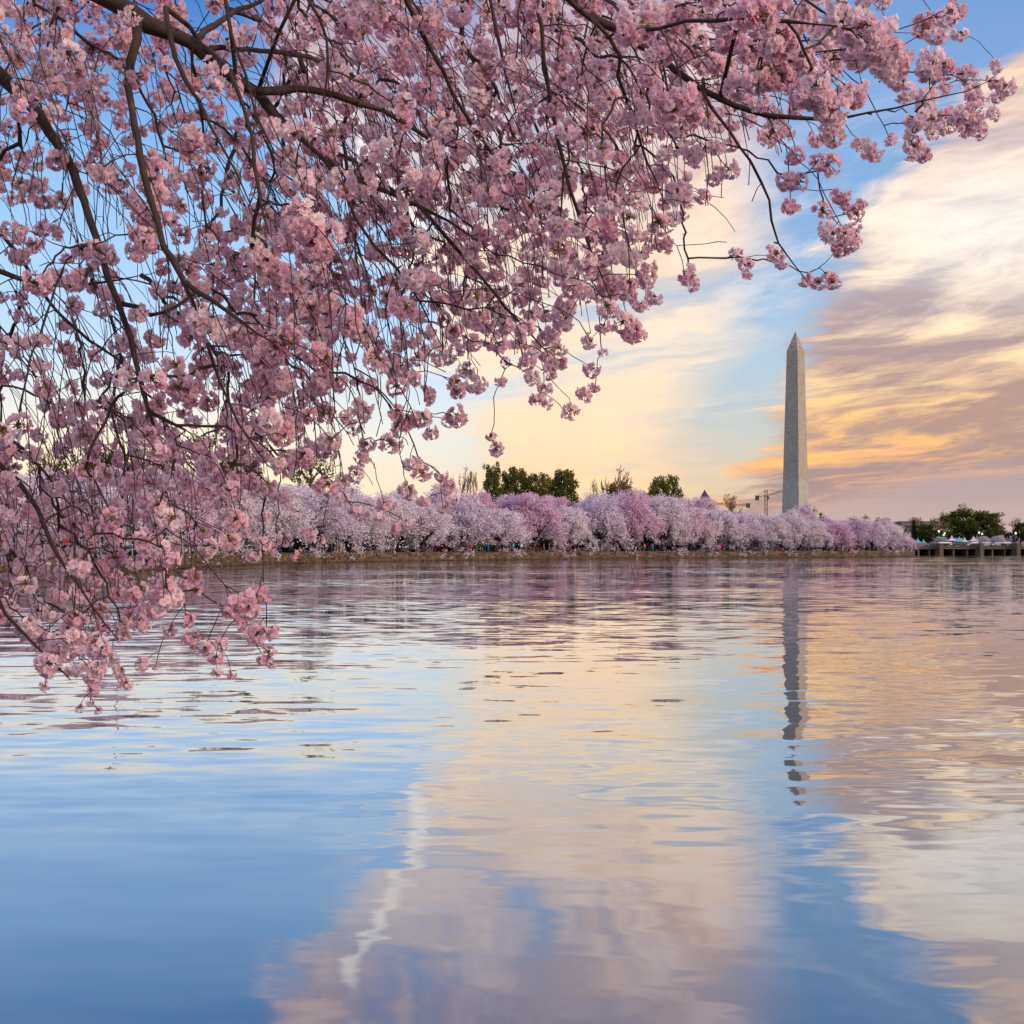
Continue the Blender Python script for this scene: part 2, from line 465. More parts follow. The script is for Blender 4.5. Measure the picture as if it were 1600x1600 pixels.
class MB:
    """collects polygons of any size"""
    def __init__(self):
        self.v = []; self.f = []; self.m = []
    def add(self, verts, faces, mi=0):
        o = len(self.v)
        self.v += [tuple(p) for p in verts]
        self.f += [tuple(i + o for i in f) for f in faces]
        self.m += [mi] * len(faces)
        return self
    def box(self, c, s, mi=0, rz=0.0, taper=1.0):
        cx_, cy_, cz_ = c; sx, sy, sz = (q / 2 for q in s)
        vs = []
        for z, t in ((-sz, 1.0), (sz, taper)):
            for x, y in ((-sx, -sy), (sx, -sy), (sx, sy), (-sx, sy)):
                x, y = x * t, y * t
                vs.append((cx_ + x * cos(rz) - y * sin(rz), cy_ + x * sin(rz) + y * cos(rz), cz_ + z))
        return self.add(vs, [(0, 3, 2, 1), (4, 5, 6, 7), (0, 1, 5, 4), (1, 2, 6, 5), (2, 3, 7, 6), (3, 0, 4, 7)], mi)
    def tube(self, pts, rad, sides=6, mi=0, cap=True):
        pts = [Vector(p) for p in pts]
        if not hasattr(rad, '__len__'):
            rad = [rad] * len(pts)
        vs = []; fs = []
        ref = Vector((0.13, 0.31, 0.94))
        for i, p in enumerate(pts):
            d = (pts[min(i + 1, len(pts) - 1)] - pts[max(i - 1, 0)])
            d = d.normalized() if d.length > 1e-9 else Vector((0, 0, 1))
            a = d.cross(ref if abs(d.dot(ref)) < 0.95 else Vector((1, 0, 0))).normalized(); b = d.cross(a)
            for k in range(sides):
                t = 2 * pi * k / sides
                vs.append(p + (a * cos(t) + b * sin(t)) * rad[i])
        for i in range(len(pts) - 1):
            for k in range(sides):
                k2 = (k + 1) % sides
                fs.append((i * sides + k, i * sides + k2, (i + 1) * sides + k2, (i + 1) * sides + k))
        if cap:
            fs.append(tuple(range(sides))[::-1]); fs.append(tuple((len(pts) - 1) * sides + k for k in range(sides)))
        return self.add(vs, fs, mi)
    def lathe(self, prof, c=(0, 0, 0), sides=10, mi=0):
        vs = []; fs = []
        for r, z in prof:
            for k in range(sides):
                t = 2 * pi * k / sides
                vs.append((c[0] + r * cos(t), c[1] + r * sin(t), c[2] + z))
        for i in range(len(prof) - 1):
            for k in range(sides):
                k2 = (k + 1) % sides
                fs.append((i * sides + k, i * sides + k2, (i + 1) * sides + k2, (i + 1) * sides + k))
        fs.append(tuple(range(sides))[::-1]); fs.append(tuple((len(prof) - 1) * sides + k for k in range(sides)))
        return self.add(vs, fs, mi)
    def mesh(self, name, mats, smooth=False):
        me = bpy.data.meshes.new(name)
        me.from_pydata(self.v, [], self.f)
        for m in (mats if isinstance(mats, (list, tuple)) else [mats]):
            me.materials.append(m)
        me.polygons.foreach_set('material_index', self.m)
        if smooth:
            me.polygons.foreach_set('use_smooth', [True] * len(self.f))
        me.update()
        return me
    def build(self, name, mats, parent=None, smooth=False):
        return link(name, self.mesh(name, mats, smooth), parent)

def link(name, me, parent=None, loc=None, rz=None, kind=None):
    o = bpy.data.objects.new(name, me); COL.objects.link(o)
    if parent is not None: o.parent = parent
    if loc is not None: o.location = loc
    if rz is not None: o.rotation_euler = (0, 0, rz)
    if kind: o['kind'] = kind
    return o

def tag(o, label, cat, group=None):
    o['label'] = label; o['category'] = cat
    if group: o['group'] = group
    return o

def thing(name, label, cat, loc=(0, 0, 0), rz=0.0, group=None):
    o = bpy.data.objects.new(name, None); COL.objects.link(o)
    o.location = loc; o.rotation_euler = (0, 0, rz); o.empty_display_size = 0.2
    return tag(o, label, cat, group)

def copy_thing(root, loc, rz, label, scale=1.0, group=None):
    r = root.copy(); COL.objects.link(r)
    r.location = loc; r.rotation_euler = (0, 0, rz)
    r.scale = (scale,) * 3 if not hasattr(scale, '__len__') else scale
    r['label'] = label
    if group: r['group'] = group
    for ch in root.children:
        c = ch.copy(); COL.objects.link(c); c.parent = r
        for g2 in ch.children:
            d = g2.copy(); COL.objects.link(d); d.parent = c
    return r

ORD = ['zeroth', 'first', 'second', 'third', 'fourth', 'fifth', 'sixth', 'seventh', 'eighth', 'ninth', 'tenth', 'eleventh', 'twelfth', 'thirteenth',
       'fourteenth', 'fifteenth', 'sixteenth', 'seventeenth', 'eighteenth', 'nineteenth', 'twentieth'] + \
      ['twenty-' + s for s in ('first', 'second', 'third', 'fourth', 'fifth', 'sixth', 'seventh', 'eighth', 'ninth')] + ['thirtieth'] + \
      ['thirty-' + s for s in ('first', 'second', 'third', 'fourth', 'fifth', 'sixth', 'seventh', 'eighth', 'ninth')] + ['fortieth']

# ------------------------------------------------------------------ ground, water, wall
SHORE_PX = [(-260, 88), (-100, 98), (0, 107), (100, 118), (200, 132), (300, 158), (430, 200), (560, 228), (740, 255), (870, 280), (1000, 303),
            (1200, 328), (1380, 350), (1412, 372), (1428, 410)]
SHORE = [Vector((gx(p, d), d)) for p, d in SHORE_PX]
near_left = [(-4.4, 3.0), (-6.5, 8.0), (-12, 16), (-24, 34), (-36, 60)]
basin = [Vector(q) for q in [(260, -4), (60, -2.2), (12, -1.2), (3, -0.9), (-2.2, -0.7), (-3.6, 0.8)] + near_left] + SHORE + \
        [Vector((126, 452)), Vector((127, 482)), Vector((300, 482)), Vector((300, 200))]
outer = [Vector(q) for q in [(-9000, -3000), (9000, -3000), (9000, 14000), (-9000, 14000)]]
polys = [[Vector((p.x, p.y, GZ)) for p in outer], [Vector((p.x, p.y, GZ)) for p in reversed(basin)]]
tris = tessellate_polygon(polys)
allv = [p for pl in polys for p in pl]
me = bpy.data.meshes.new('ground'); me.from_pydata([tuple(p) for p in allv], [], [tuple(t) for t in tris]); me.materials.append(M_GROUND)
for p in me.polygons:
    if p.normal.z < 0: p.flip()
ground = link('ground', me, kind='structure')
# near bank edge as sloped stone skirt (keeps the sheet from looking paper thin)
sk = MB()
loop = basin + [basin[0]]
for a, b in zip(loop[:-1], loop[1:]):
    sk.add([(a.x, a.y, GZ - 0.002), (b.x, b.y, GZ - 0.002), (b.x, b.y, -0.5), (a.x, a.y, -0.5)], [(0, 1, 2, 3)])
link('bank_edge', sk.mesh('bank_edge', M_WALL), kind='structure')
water = link('water', mesh_np('water', [(-60, -8, 0), (320, -8, 0), (320, 500, 0), (-60, 500, 0)], [(0, 1, 2, 3)], [M_WATER]), kind='structure')

# stone wall along the far shore
wall = thing('embankment_wall', 'long low brown stone embankment wall along the far shore under the white cherries', 'wall', (0, 0, 0))
off = 0.0
segs = []
for a, b in zip(SHORE[:-1], SHORE[1:]):
    d = b - a; segs.append((a, d.normalized(), d.length))
stone_me = MB().box((0, 0, 0), (1, 1, 1)).mesh('stone', M_WALL)
cap = MB(); rest = MB()
count = 0
rows = [0.02, 0.38, 0.72, 1.02]
rnd = random.Random(3)
for a, d, L in segs:
    n2 = Vector((d.y, -d.x)); ang = atan2(d.y, d.x)
    for r_i, z0 in enumerate(rows):
        h = (rows + [1.30])[r_i + 1] - z0
        s = -rnd.random() * 0.5
        while s < L:
            w = rnd.uniform(0.8, 1.5)
            s0, s1 = max(s, 0), min(s + w, L)
            if s1 - s0 > 0.12:
                c = a + d * ((s0 + s1) / 2) + n2 * (0.06 + rnd.uniform(-0.04, 0.05))
                size = (s1 - s0 - 0.05, 0.5, h - 0.045)
                px = 800 + F * c.x / c.y
                if -40 < px < 470 and count < 300 and c.y < 215 and r_i > 0:
                    o = link('stone', stone_me, wall, (c.x, c.y, z0 + h / 2)); o.rotation_euler = (0, 0, ang); o.scale = size
                    count += 1
                else:
                    rest.box((c.x, c.y, z0 + h / 2), size, 0, ang)
            s += w
    s = 0.0
    while s < L:
        w = min(rnd.uniform(1.8, 2.6), L - s)
        c = a + d * (s + w / 2) + n2 * 0.05
        cap.box((c.x, c.y, 1.375), (w - 0.04, 0.75, 0.14), 0, ang)
        s += w
cap.build('coping', M_WALL, wall)['kind'] = 'stuff'
rb = rest.build('small_stones', M_WALL, wall); rb['kind'] = 'stuff'
# rubble at the foot of the wall
rub = MB()
for a, d, L in segs:
    n2 = Vector((d.y, -d.x))
    for _ in range(int(L * 1.1)):
        c = a + d * rnd.random() * L + n2 * rnd.uniform(0.3, 1.2)
        r = rnd.uniform(0.12, 0.35)
        rub.lathe([(r * 0.7, -0.15), (r, 0.0), (r * 0.8, r * 0.3), (r * 0.3, r * 0.5)], (c.x, c.y, rnd.uniform(-0.05, 0.05)), 5)
ro = rub.build('rubble', M_WALL); ro['kind'] = 'stuff'; ro['label'] = 'loose brown stones at the waterline along the far wall'

def shore_D(px):
    for (p0, d0), (p1, d1) in zip(SHORE_PX[:-1], SHORE_PX[1:]):
        if p0 <= px <= p1:
            t = (px - p0) / (p1 - p0)
            # intersect properly between the two world points
            A = Vector((gx(p0, d0), d0)); B = Vector((gx(p1, d1), d1)); k = (px - 800) / F
            den_ = (B.x - A.x) - k * (B.y - A.y)
            tt = (k * A.y - A.x) / den_ if abs(den_) > 1e-9 else t
            return A.y + (B.y - A.y) * tt
    return SHORE_PX[0][1] if px < SHORE_PX[0][0] else SHORE_PX[-1][1]

# ------------------------------------------------------------------ foliage generators
def scatter_quads(P, size, rng, flat=0.0, tri=False):
    """random little faces at points P; returns verts, faces"""
    n = len(P)
    a = rng.normal(size=(n, 3)); a[:, 2] *= (1 - flat)
    a /= np.linalg.norm(a, axis=1, keepdims=True)
    b = rng.normal(size=(n, 3)); b -= (b * a).sum(1, keepdims=True) * a
    b /= np.linalg.norm(b, axis=1, keepdims=True)
    s = (size * rng.uniform(0.6, 1.3, size=n))[:, None]
    if tri:
        V = np.stack([P - a * s * .5 - b * s * .45, P + a * s * .55 - b * s * .2, P + b * s * .6], 1).reshape(-1, 3)
        return V, np.arange(n * 3).reshape(n, 3)
    V = np.stack([P - a * s * .5, P - b * s * .42 + a * s * .1, P + a * s * .55, P + b * s * .42], 1).reshape(-1, 3)
    return V, np.arange(n * 4).reshape(n, 4)

def puff_points(puffs, total, rng, shell=0.55, squash=0.8, droop=0.0):
    w = np.array([p[3] ** 2 for p in puffs]); w = w / w.sum()
    idx = rng.choice(len(puffs), size=total, p=w)
    C = np.array([p[:3] for p in puffs])[idx]; R = np.array([p[3] for p in puffs])[idx][:, None]
    d = rng.normal(size=(total, 3)); d /= np.linalg.norm(d, axis=1, keepdims=True)
    r = shell + (1 - shell) * rng.random((total, 1)) ** 0.7
    r *= 1 + 0.22 * np.sin(d[:, :1] * 7 + C[:, 1:2]) * np.sin(d[:, 2:3] * 6 + C[:, :1])
    off = d * r * R
    off[:, 2] *= squash
    P = C + off
    if droop:
        k = rng.random(total) ** 3 * droop
        P[:, 2] -= k * (0.5 + 0.5 * np.clip(np.linalg.norm(P[:, :2], axis=1) / 5, 0, 1))
    return P

def arc_pts(a0, h0, h1, R, z_end, n=9, wig=0.25, rng=None):
    out = []
    for i in range(n):
        t = i / (n - 1)
        r = R * (t ** 0.85)
        if t < 0.5:
            z = h0 + (h1 - h0) * sin(t / 0.5 * pi / 2)
        else:
            q = (t - 0.5) / 0.5
            z = h1 + (z_end - h1) * (q ** 1.8)
        a = a0 + wig * (t - 0.3) + (rng.normal() * 0.05 if rng is not None else 0)
        out.append(Vector((r * cos(a), r * sin(a), z)))
    return out

def far_cherry(seed):
    """returns (wood mesh, crown mesh): spreading Yoshino type, height about 10 m, radius about 6 m"""
    rng = np.random.default_rng(seed)
    wood = MB(); puffs = []
    H, R = 9.6, 5.6
    th = 1.7
    wood.tube([(0, 0, -0.3), (0.05, 0, 0.3), (0.15, 0.05, 1.1), (0.1, 0.1, th)], [0.5, 0.38, 0.32, 0.34], 8)
    arcs = []
    n_arc = 22
    for i in range(n_arc):
        a0 = i * 2.399 + rng.normal() * 0.15
        k = i / n_arc
        h1 = H * (0.98 - 0.50 * k) * rng.uniform(0.92, 1.05)
        Rr = R * (0.50 + 0.58 * k) * rng.uniform(0.88, 1.12)
        ze = max(0.7, h1 - Rr * rng.uniform(0.65, 1.25))
        if k > 0.36: ze = rng.uniform(-0.5, 0.7) if i % 3 == 0 else rng.uniform(1.6, 3.8)
        p = arc_pts(a0, th, h1, Rr, ze, 10, rng.normal() * 0.5, rng)
        arcs.append(p)
        wood.tube(p[:8], [0.17 * (1 - 0.11 * j) for j in range(8)], 5, cap=False)
        for j in range(2, 10):
            t = j / 9
            r = (0.62 + 0.6 * sin(t * pi)) * rng.uniform(0.75, 1.25)
            q = p[j]
            puffs.append((q.x + rng.normal() * .5, q.y + rng.normal() * .5, q.z + 0.15, r))
            if rng.random() < 0.65:
                puffs.append((q.x + rng.normal() * .9, q.y + rng.normal() * .9, q.z + rng.normal() * 0.45 - 0.1, r * 0.6))
            # side spray
            if j > 3 and rng.random() < 0.6:
                s = Vector((rng.normal(), rng.normal(), rng.uniform(-0.7, 0.35))); s.normalize(); L = rng.uniform(0.9, 1.7)
                wood.tube([q, q + s * L * .6 + Vector((0, 0, 0.1)), q + s * L + Vector((0, 0, -0.25))], [0.045, 0.03, 0.015], 3, cap=False)
                for u in (0.55, 0.85, 1.1):
                    e = q + s * L * u
                    puffs.append((e.x, e.y, e.z - u * 0.15, 0.42 * rng.uniform(.7, 1.2)))
    P = puff_points(puffs, 21000, rng, 0.45, 0.72, droop=0.8)
    # outward spiky tips over the top
    P = P[P[:, 2] > -1.25]
    V, Fc = scatter_quads(P, 0.235, rng)
    crown = mesh_np('crown', V, Fc, [M_BLOSSOM])
    return wood.mesh('trunk', M_FARBARK, True), crown

CH_MESH = [far_cherry(100 + i) for i in range(6)]

def sil_y(px):   # top of the blossom row in the photograph
    tab = [(-200, 720), (0, 735), (200, 738), (350, 742), (450, 752), (600, 765), (700, 765), (850, 768), (1000, 768), (1080, 778), (1150, 796),
           (1230, 800), (1300, 806), (1360, 812), (1410, 818), (1440, 842)]
    for (a, ya), (b, yb) in zip(tab[:-1], tab[1:]):
        if a <= px <= b: return ya + (yb - ya) * (px - a) / (b - a)
    return 842
_sil = sil_y
def sil_y(px): return _sil(px) - 4

TONES = {'white': ((1.0, 0.98, 1.0), 'white'), 'cool': ((0.95, 0.92, 1.0), 'pale lavender-white'), 'pink': ((0.96, 0.74, 0.90), 'lilac-pink'),
         'mauve': ((0.90, 0.78, 0.90), 'dusky mauve'), 'blush': ((0.98, 0.86, 0.93), 'blush-white')}

def place_cherry(i, px, D, top_y, width_px, tone, label, group):
    wood, crown = CH_MESH[i % len(CH_MESH)]
    s = F / D
    H = (HZ - top_y) / s + CH - GZ
    W = width_px / s
    t = thing('cherry_tree', label, 'tree', (gx(px, D), D, GZ - 0.02), rnd.uniform(0, 6.28), group)
    sx = W / 11.2; sz = H / 10.2
    t.scale = (sx, sx, sz)
    link('trunk', wood, t)
    c = link('crown', crown, t)
    k = rnd.uniform(0.93, 1.0)
    c.color = tuple(q * k for q in TONES[tone][0]) + (1,)
    return t

# front row: (px centre, crown width px, tone, extra metres back, top y shift)
front = [(-120, 170, 'white', 5, 0), (-40, 160, 'blush', 5, 8), (45, 150, 'white', 6, 4), (130, 150, 'cool', 6, 0), (215, 150, 'white', 6, 4), (290, 140, 'blush', 5, 0), (352, 130, 'white', 4, 4),
         (425, 130, 'white', 4, 6), (492, 120, 'cool', 5, 10), (548, 110, 'white', 4, 14), (605, 100, 'white', 4, 10), (660, 105, 'white', 3, 22),
         (722, 100, 'cool', 5, 10), (775, 100, 'white', 2, 30), (835, 88, 'pink', 7, 3), (888, 74, 'white', 2, 26), (935, 88, 'cool', 4, 8),
         (988, 84, 'pink', 6, 3), (1036, 86, 'white', 4, 4), (1078, 74, 'blush', 3, 16), (1120, 76, 'white', 4, 8), (1162, 72, 'cool', 4, 8), (1200, 70, 'white', 3, 8),
         (1238, 72, 'white', 3, 2), (1268, 58, 'white', 1, 12), (1305, 58, 'pink', 3, 12), (1338, 58, 'mauve', 5, 4), (1364, 56, 'cool', 3, 6), (1392, 52, 'white', 2, 4), (1416, 30, 'pink', 2, 20)]
nfr = len(front)
for i, (px, w, tone, back, dy) in enumerate(front):
    D = shore_D(px) + back * .6 + 1.2
    w *= 1.18
    k = nfr - i
    place_cherry(i, px, D, sil_y(px) + dy, w, tone, f'{TONES[tone][1]} cherry tree on the far wall, {ORD[k]} from the bridge in the waterside row', 'cherry trees in the waterside row')
second = [(-80, 150, 'cool', -4), (60, 140, 'mauve', 0), (180, 140, 'cool', -2), (300, 120, 'pink', 2), (395, 110, 'cool', 0), (470, 100, 'white', 2), (545, 96, 'mauve', 0), (620, 90, 'cool', 0),
          (690, 96, 'mauve', -2), (750, 90, 'pink', 4), (800, 84, 'mauve', 6), (865, 84, 'pink', 8), (920, 80, 'mauve', 6), (965, 76, 'white', 6), (1010, 76, 'pink', 6),
          (1062, 74, 'mauve', 4), (1100, 66, 'mauve', -6), (1140, 64, 'pink', 8), (1180, 64, 'mauve', 6), (1222, 60, 'white', 8), (1256, 56, 'mauve', -10), (1292, 56, 'mauve', 6),
          (1325, 54, 'pink', 6), (1350, 50, 'mauve', 4), (1380, 46, 'pink', 0)]
for i, (px, w, tone, dy) in enumerate(second):
    D = shore_D(px) + 16 + rnd.uniform(-2, 3)
    k = len(second) - i
    place_cherry(i + 3, px, D, sil_y(px) + dy, w, tone, f'{TONES[tone][1]} cherry tree behind the waterside row, {ORD[k]} from the bridge in the rear row', 'cherry trees in the rear row')
back3 = [(1, 170), (2, 165)]
# small cherries beyond the bridge
for i, (px, w, ty) in enumerate([(1468, 34, 838), (1496, 30, 840), (1534, 34, 837), (1560, 32, 836), (1586, 30, 836), (1612, 34, 838)]):
    place_cherry(i, px, 575 + (i % 2) * 8, ty, w, 'cool', f'small low pale lilac cherry behind the bridge, {ORD[i + 1]} from the left', 'cherry trees beyond the bridge')

# ------------------------------------------------------------------ green and bare trees
def broadleaf(seed, shape='round', n=14000, size=0.24, gaps=0.35):
    rng = np.random.default_rng(seed)
    wood = MB(); puffs = []
    # unit tree: height 10, radius ~4
    if shape == 'cone':
        wood.tube([(0, 0, -.3), (0, 0, 5), (0, 0, 9.4)], [.3, .2, .04], 6)
        for k in range(64):
            z = 0.9 + 8.6 * (k / 64); r = 2.5 * (1 - z / 10.2) + 0.15
            a = k * 2.4
            rr = r * rng.uniform(0.45, 0.9)
            wood.tube([(0, 0, z + .2), (cos(a) * rr, sin(a) * rr, z - 0.1)], [.06, .02], 3, cap=False)
            puffs.append((cos(a) * rr, sin(a) * rr, z, 0.35 + 0.3 * r * rng.uniform(.7, 1)))
    elif shape == 'elm':
        wood.tube([(0, 0, -.3), (0.1, 0, .8), (0, 0, 2.0)], [.5, .38, .36], 8)
        for k in range(17):
            a = k * 2.4 + rng.normal() * .2
            R = 4.8 * sqrt(rng.uniform(0.04, 1.0)); zt = 9.7 - (R / 4.8) ** 2 * 4.6 + rng.normal() * .4
            p = [Vector((0, 0, 1.9)), Vector((cos(a) * R * .3, sin(a) * R * .3, 2 + (zt - 2) * .45)), Vector((cos(a) * R * .68, sin(a) * R * .68, 2 + (zt - 2) * .8)), Vector((cos(a) * R, sin(a) * R, zt))]
            wood.tube(p, [.24, .17, .10, .04], 5, cap=False)
            for q, t in ((p[2], .8), (p[2].lerp(p[3], .7), 1.0), (p[3], 1.0), ((p[2] + p[3]) / 2, .9)):
                for _ in range(5):
                    d = Vector(rng.normal(size=3)) * 0.75 * t
                    wood.tube([q, q + d * .6, q + d], [.05, .03, .015], 3, cap=False)
                    puffs.append((q.x + d.x, q.y + d.y, q.z + d.z * .7, rng.uniform(.45, .95) * (0.4 + .6 * t)))
    else:
        wide = 1.0 if shape == 'round' else 0.62
        wood.tube([(0, 0, -.3), (0.1, 0, 1), (0, 0.1, 4), (0, 0, 7.5)], [.34, .26, .2, .06], 7)
        for k in range(46):
            t = (k + .5) / 46
            z = 2.0 + 7.2 * t
            env = wide * 4.2 * sqrt(max(0.02, 1 - ((z - 5.0) / 4.9) ** 2))
            a = k * 2.4 + rng.normal() * .2; r = env * rng.uniform(.45, .92)
            q = Vector((cos(a) * r, sin(a) * r, z))
            wood.tube([(0, 0, max(1.2, z - 1.6)), q * .55 + Vector((0, 0, z * .35)), q], [.10, .06, .02], 4, cap=False)
            puffs.append((q.x, q.y, q.z, rng.uniform(.7, 1.25) * (0.8 if wide < 1 else 1)))
            if rng.random() < 0.7:
                puffs.append((q.x * 1.12 + rng.normal() * .35, q.y * 1.12 + rng.normal() * .35, q.z + rng.normal() * .35, rng.uniform(.35, .6)))
    P = puff_points(puffs, n, rng, gaps, 0.8)
    V, Fc = scatter_quads(P, size, rng)
    return wood.mesh('trunk', M_FARBARK, True), mesh_np('crown', V, Fc, [M_GREEN])

BL = {('round', k): broadleaf(40 + k, 'round') for k in range(3)}
BL.update({('oval', k): broadleaf(50 + k, 'oval', 12000, 0.23) for k in range(2)})
BL[('cone', 0)] = broadleaf(60, 'cone', 7000, 0.26)
BL[('elm', 0)] = broadleaf(70, 'elm', 15000, 0.26, 0.3)
BL[('loose', 0)] = broadleaf(80, 'round', 2400, 0.26, 0.2)
BL[('loose', 1)] = broadleaf(81, 'elm', 3400, 0.22, 0.2)

def green_tree(kind, k, px, base_y, top_y, w, D, color, label, group=None, name='green_tree'):
    wood, crown = BL[(kind, k)]
    s = F / D
    z0 = CH + (HZ - base_y) / s
    H = (base_y - top_y) / s; W = w / s
    t = thing(name, label, 'tree', (gx(px, D), D, z0), rnd.uniform(0, 6.28), group)
    natural = {'cone': 4.6, 'oval': 5.0, 'round': 7.7, 'elm': 8.2, 'loose': 8.6}[kind]
    t.scale = (W / natural, W / natural, H / 10.0)
    link('trunk', wood, t); c = link('crown', crown, t); c.color = tuple(color) + (1,)
    return t

def bare_mesh(seed, spread=1.0, levels=5):
    rng = np.random.default_rng(seed)
    mb = MB()
    def rec(p, d, L, r, lv):
        pts = [p]; rr = [r]
        q = p.copy(); dd = d.copy()
        for i in range(3):
            dd = (dd + Vector(rng.normal(size=3)) * 0.14 + Vector((0, 0, .05))).normalized()
            q = q + dd * (L / 3); pts.append(q.copy()); rr.append(r * (1 - 0.14 * (i + 1)))
        mb.tube(pts, rr, 5 if lv < 2 else 3, cap=False)
        if lv >= levels: return
        for j in range(3 if lv < 3 else 3):
            nd = (dd + Vector(rng.normal(size=3)) * 0.52 * spread); nd.z = abs(nd.z) * .8 + .15; nd.normalize()
            start = pts[-1] if j < 2 else pts[2]
            rec(start, nd, L * rng.uniform(.62, .82), max(r * .62, 0.045), lv + 1)
    rec(Vector((0, 0, -.2)), Vector((0, 0, 1)), 2.9, .26, 0)
    zmax = sorted(v_[2] for v_ in mb.v)[int(len(mb.v) * .93)] * 1.05
    mb.v = [(x * 10 / zmax, y * 10 / zmax, z * 10 / zmax) for x, y, z in mb.v]
    return mb
BARE = []
for sd, sp in ((5, 1.0), (6, 1.25), (9, 0.9)):
    mb = bare_mesh(sd, sp)
    mb.v = [(x, y, z if z < 9.3 else 9.3 + (z - 9.3) * .35) for x, y, z in mb.v]
    w_ = sorted(abs(v_[0]) for v_ in mb.v)[int(len(mb.v) * .85)] * 2
    lo = MB(); hi = MB()
    BARE.append((mb.mesh('branches', M_FARTWIG), w_))
def bare_tree(k, px, base_y, top_y, w, D, label):
    me_, nat = BARE[k]
    s = F / D
    t = thing('bare_tree', label, 'tree', (gx(px, D), D, CH + (HZ - base_y) / s), rnd.uniform(0, 6.28), 'bare trees behind the blossom')
    W = w / s
    t.scale = (W / nat, W / nat, (base_y - top_y) / s / 10)
    link('branches', me_, t)
    tr_ = MB().tube([(0, 0, -.4), (0.02, 0, 1.0), (0.0, 0.03, 2.0)], [.42, .33, .27], 7).build('trunk', M_FARTWIG, t)
    return t

DG = (0.55, 0.62, 0.55)
green_tree('oval', 0, 770, 850, 721, 30, 420, (1.2, 1.4, 1.1), 'slender leafy green tree left of the dark clump above the cherries')
green_tree('round', 0, 806, 850, 726, 60, 425, (1.1, 1.15, 0.85), 'broad dark green tree in the middle of the clump above the cherries')
green_tree('round', 1, 838, 850, 735, 54, 430, (1.3, 1.2, 0.75), 'dark olive tree on the right of the clump above the cherries')
green_tree('oval', 1, 880, 850, 728, 46, 415, (1.1, 1.22, 0.75), 'tall dark green oval tree standing alone between clump and bare tree')
green_tree('round', 2, 970, 850, 752, 50, 440, (1.7, 1.15, 0.5), 'low brownish green tree right of the bare tree')
green_tree('round', 1, 1039, 850, 739, 60, 420, (1.1, 1.2, 0.7), 'dark green pointed round tree left of the castle tower')
green_tree('round', 0, 1012, 850, 766, 36, 440, (1.3, 1.0, 0.6), 'small yellowish green tree at the left foot of the pointed round tree')
for (px, ty, w, k, lab) in [(115, 700, 90, 1, 'leafy green tree behind the hanging blossom, leftmost of five'), (165, 696, 80, 0, 'leafy green tree behind the hanging blossom, by the tall lamp'),
                            (310, 668, 100, 1, 'tall pale green tree behind the hanging blossom, the highest of five'), (375, 700, 80, 0, 'olive green tree behind the hanging blossom, fourth of five'),
                            (486, 690, 90, 1, 'yellow-green tree seen through the blossom above the white cherries')]:
    green_tree('loose' if k == 1 else 'round', 0, px, 855, ty, w, 260 if px < 250 else 300, (1.3, 1.35, 0.9) if k == 1 else (0.8, 0.95, 0.7), lab, 'green trees behind the hanging blossom')
green_tree('round', 2, 1290, 850, 812, 26, 480, (0.8, 0.9, 0.6), 'small green tree just right of the obelisk foot, behind a bush')
green_tree('loose', 1, 1275, 850, 791, 30, 520, (0.9, 0.95, 0.7), 'loose thin green tree directly right of the obelisk foot')
green_tree('loose', 1, 1345, 850, 803, 44, 560, (0.8, 0.8, 0.6), 'loose olive tree above the cherries, first right of the obelisk gap')
green_tree('loose', 0, 1378, 850, 806, 40, 570, (0.9, 0.9, 0.6), 'loose olive tree above the cherries, second right of the obelisk gap')
green_tree('loose', 1, 1400, 850, 812, 40, 620, (0.8, 0.75, 0.6), 'thin brownish tree left of the long grey building')
green_tree('cone', 0, 1428, 852, 811, 17, 560, (0.5, 0.6, 0.7), 'dark blue-green conifer in front of the long grey building', name='conifer')
green_tree('round', 0, 1446, 853, 817, 34, 570, (0.9, 1.1, 0.5), 'bright green round tree right of the conifer')
green_tree('elm', 0, 1515, 852, 792, 74, 555, (0.75, 0.95, 0.50), 'great spreading green elm behind the bridge with forked dark trunk', name='elm_tree')
green_tree('round', 1, 1478, 852, 828, 30, 590, (0.8, 0.9, 0.5), 'green tree at the left side of the great elm')
green_tree('round', 2, 1552, 852, 824, 34, 600, (0.8, 0.9, 0.5), 'green tree at the right side of the great elm')
green_tree('round', 0, 1595, 852, 815, 26, 560, (0.45, 0.52, 0.45), 'very dark tree at the right edge of the picture')
green_tree('loose', 0, 1640, 852, 806, 50, 600, (0.6, 0.6, 0.5), 'dark loose tree beyond the right edge')
bare_tree(0, 953, 850, 731, 46, 420, 'tall bare tree with fine crown standing over the blossom')
bare_tree(1, 933, 850, 747, 24, 425, 'small bare tree left of the tallest bare one')
bare_tree(1, 1165, 850, 771, 44, 450, 'dark bare tree with crooked limbs between the two cranes')
bare_tree(2, 855, 850, 740, 22, 440, 'thin bare tree in the gap left of the oval green tree')
bare_tree(0, 718, 850, 728, 24, 380, 'pale thin bare tree left of the slender green one')
bare_tree(2, 742, 850, 732, 20, 380, 'pale spindly bare tree touching the slender green one')
bare_tree(1, 1518, 852, 800, 30, 680, 'bare brown tree behind the great elm')
bare_tree(0, 1462, 852, 800, 34, 640, 'bare reddish tree above the long grey building')
bare_tree(2, 1437, 852, 806, 30, 640, 'bare tree over the roof of the long grey building, leftmost there')
bare_tree(1, 1583, 852, 809, 36, 590, 'bare brown tree near the right edge of the picture')
bare_tree(2, 230, 855, 690, 60, 280, 'bare yellowish tree behind the hanging blossom right of the tall lamp')
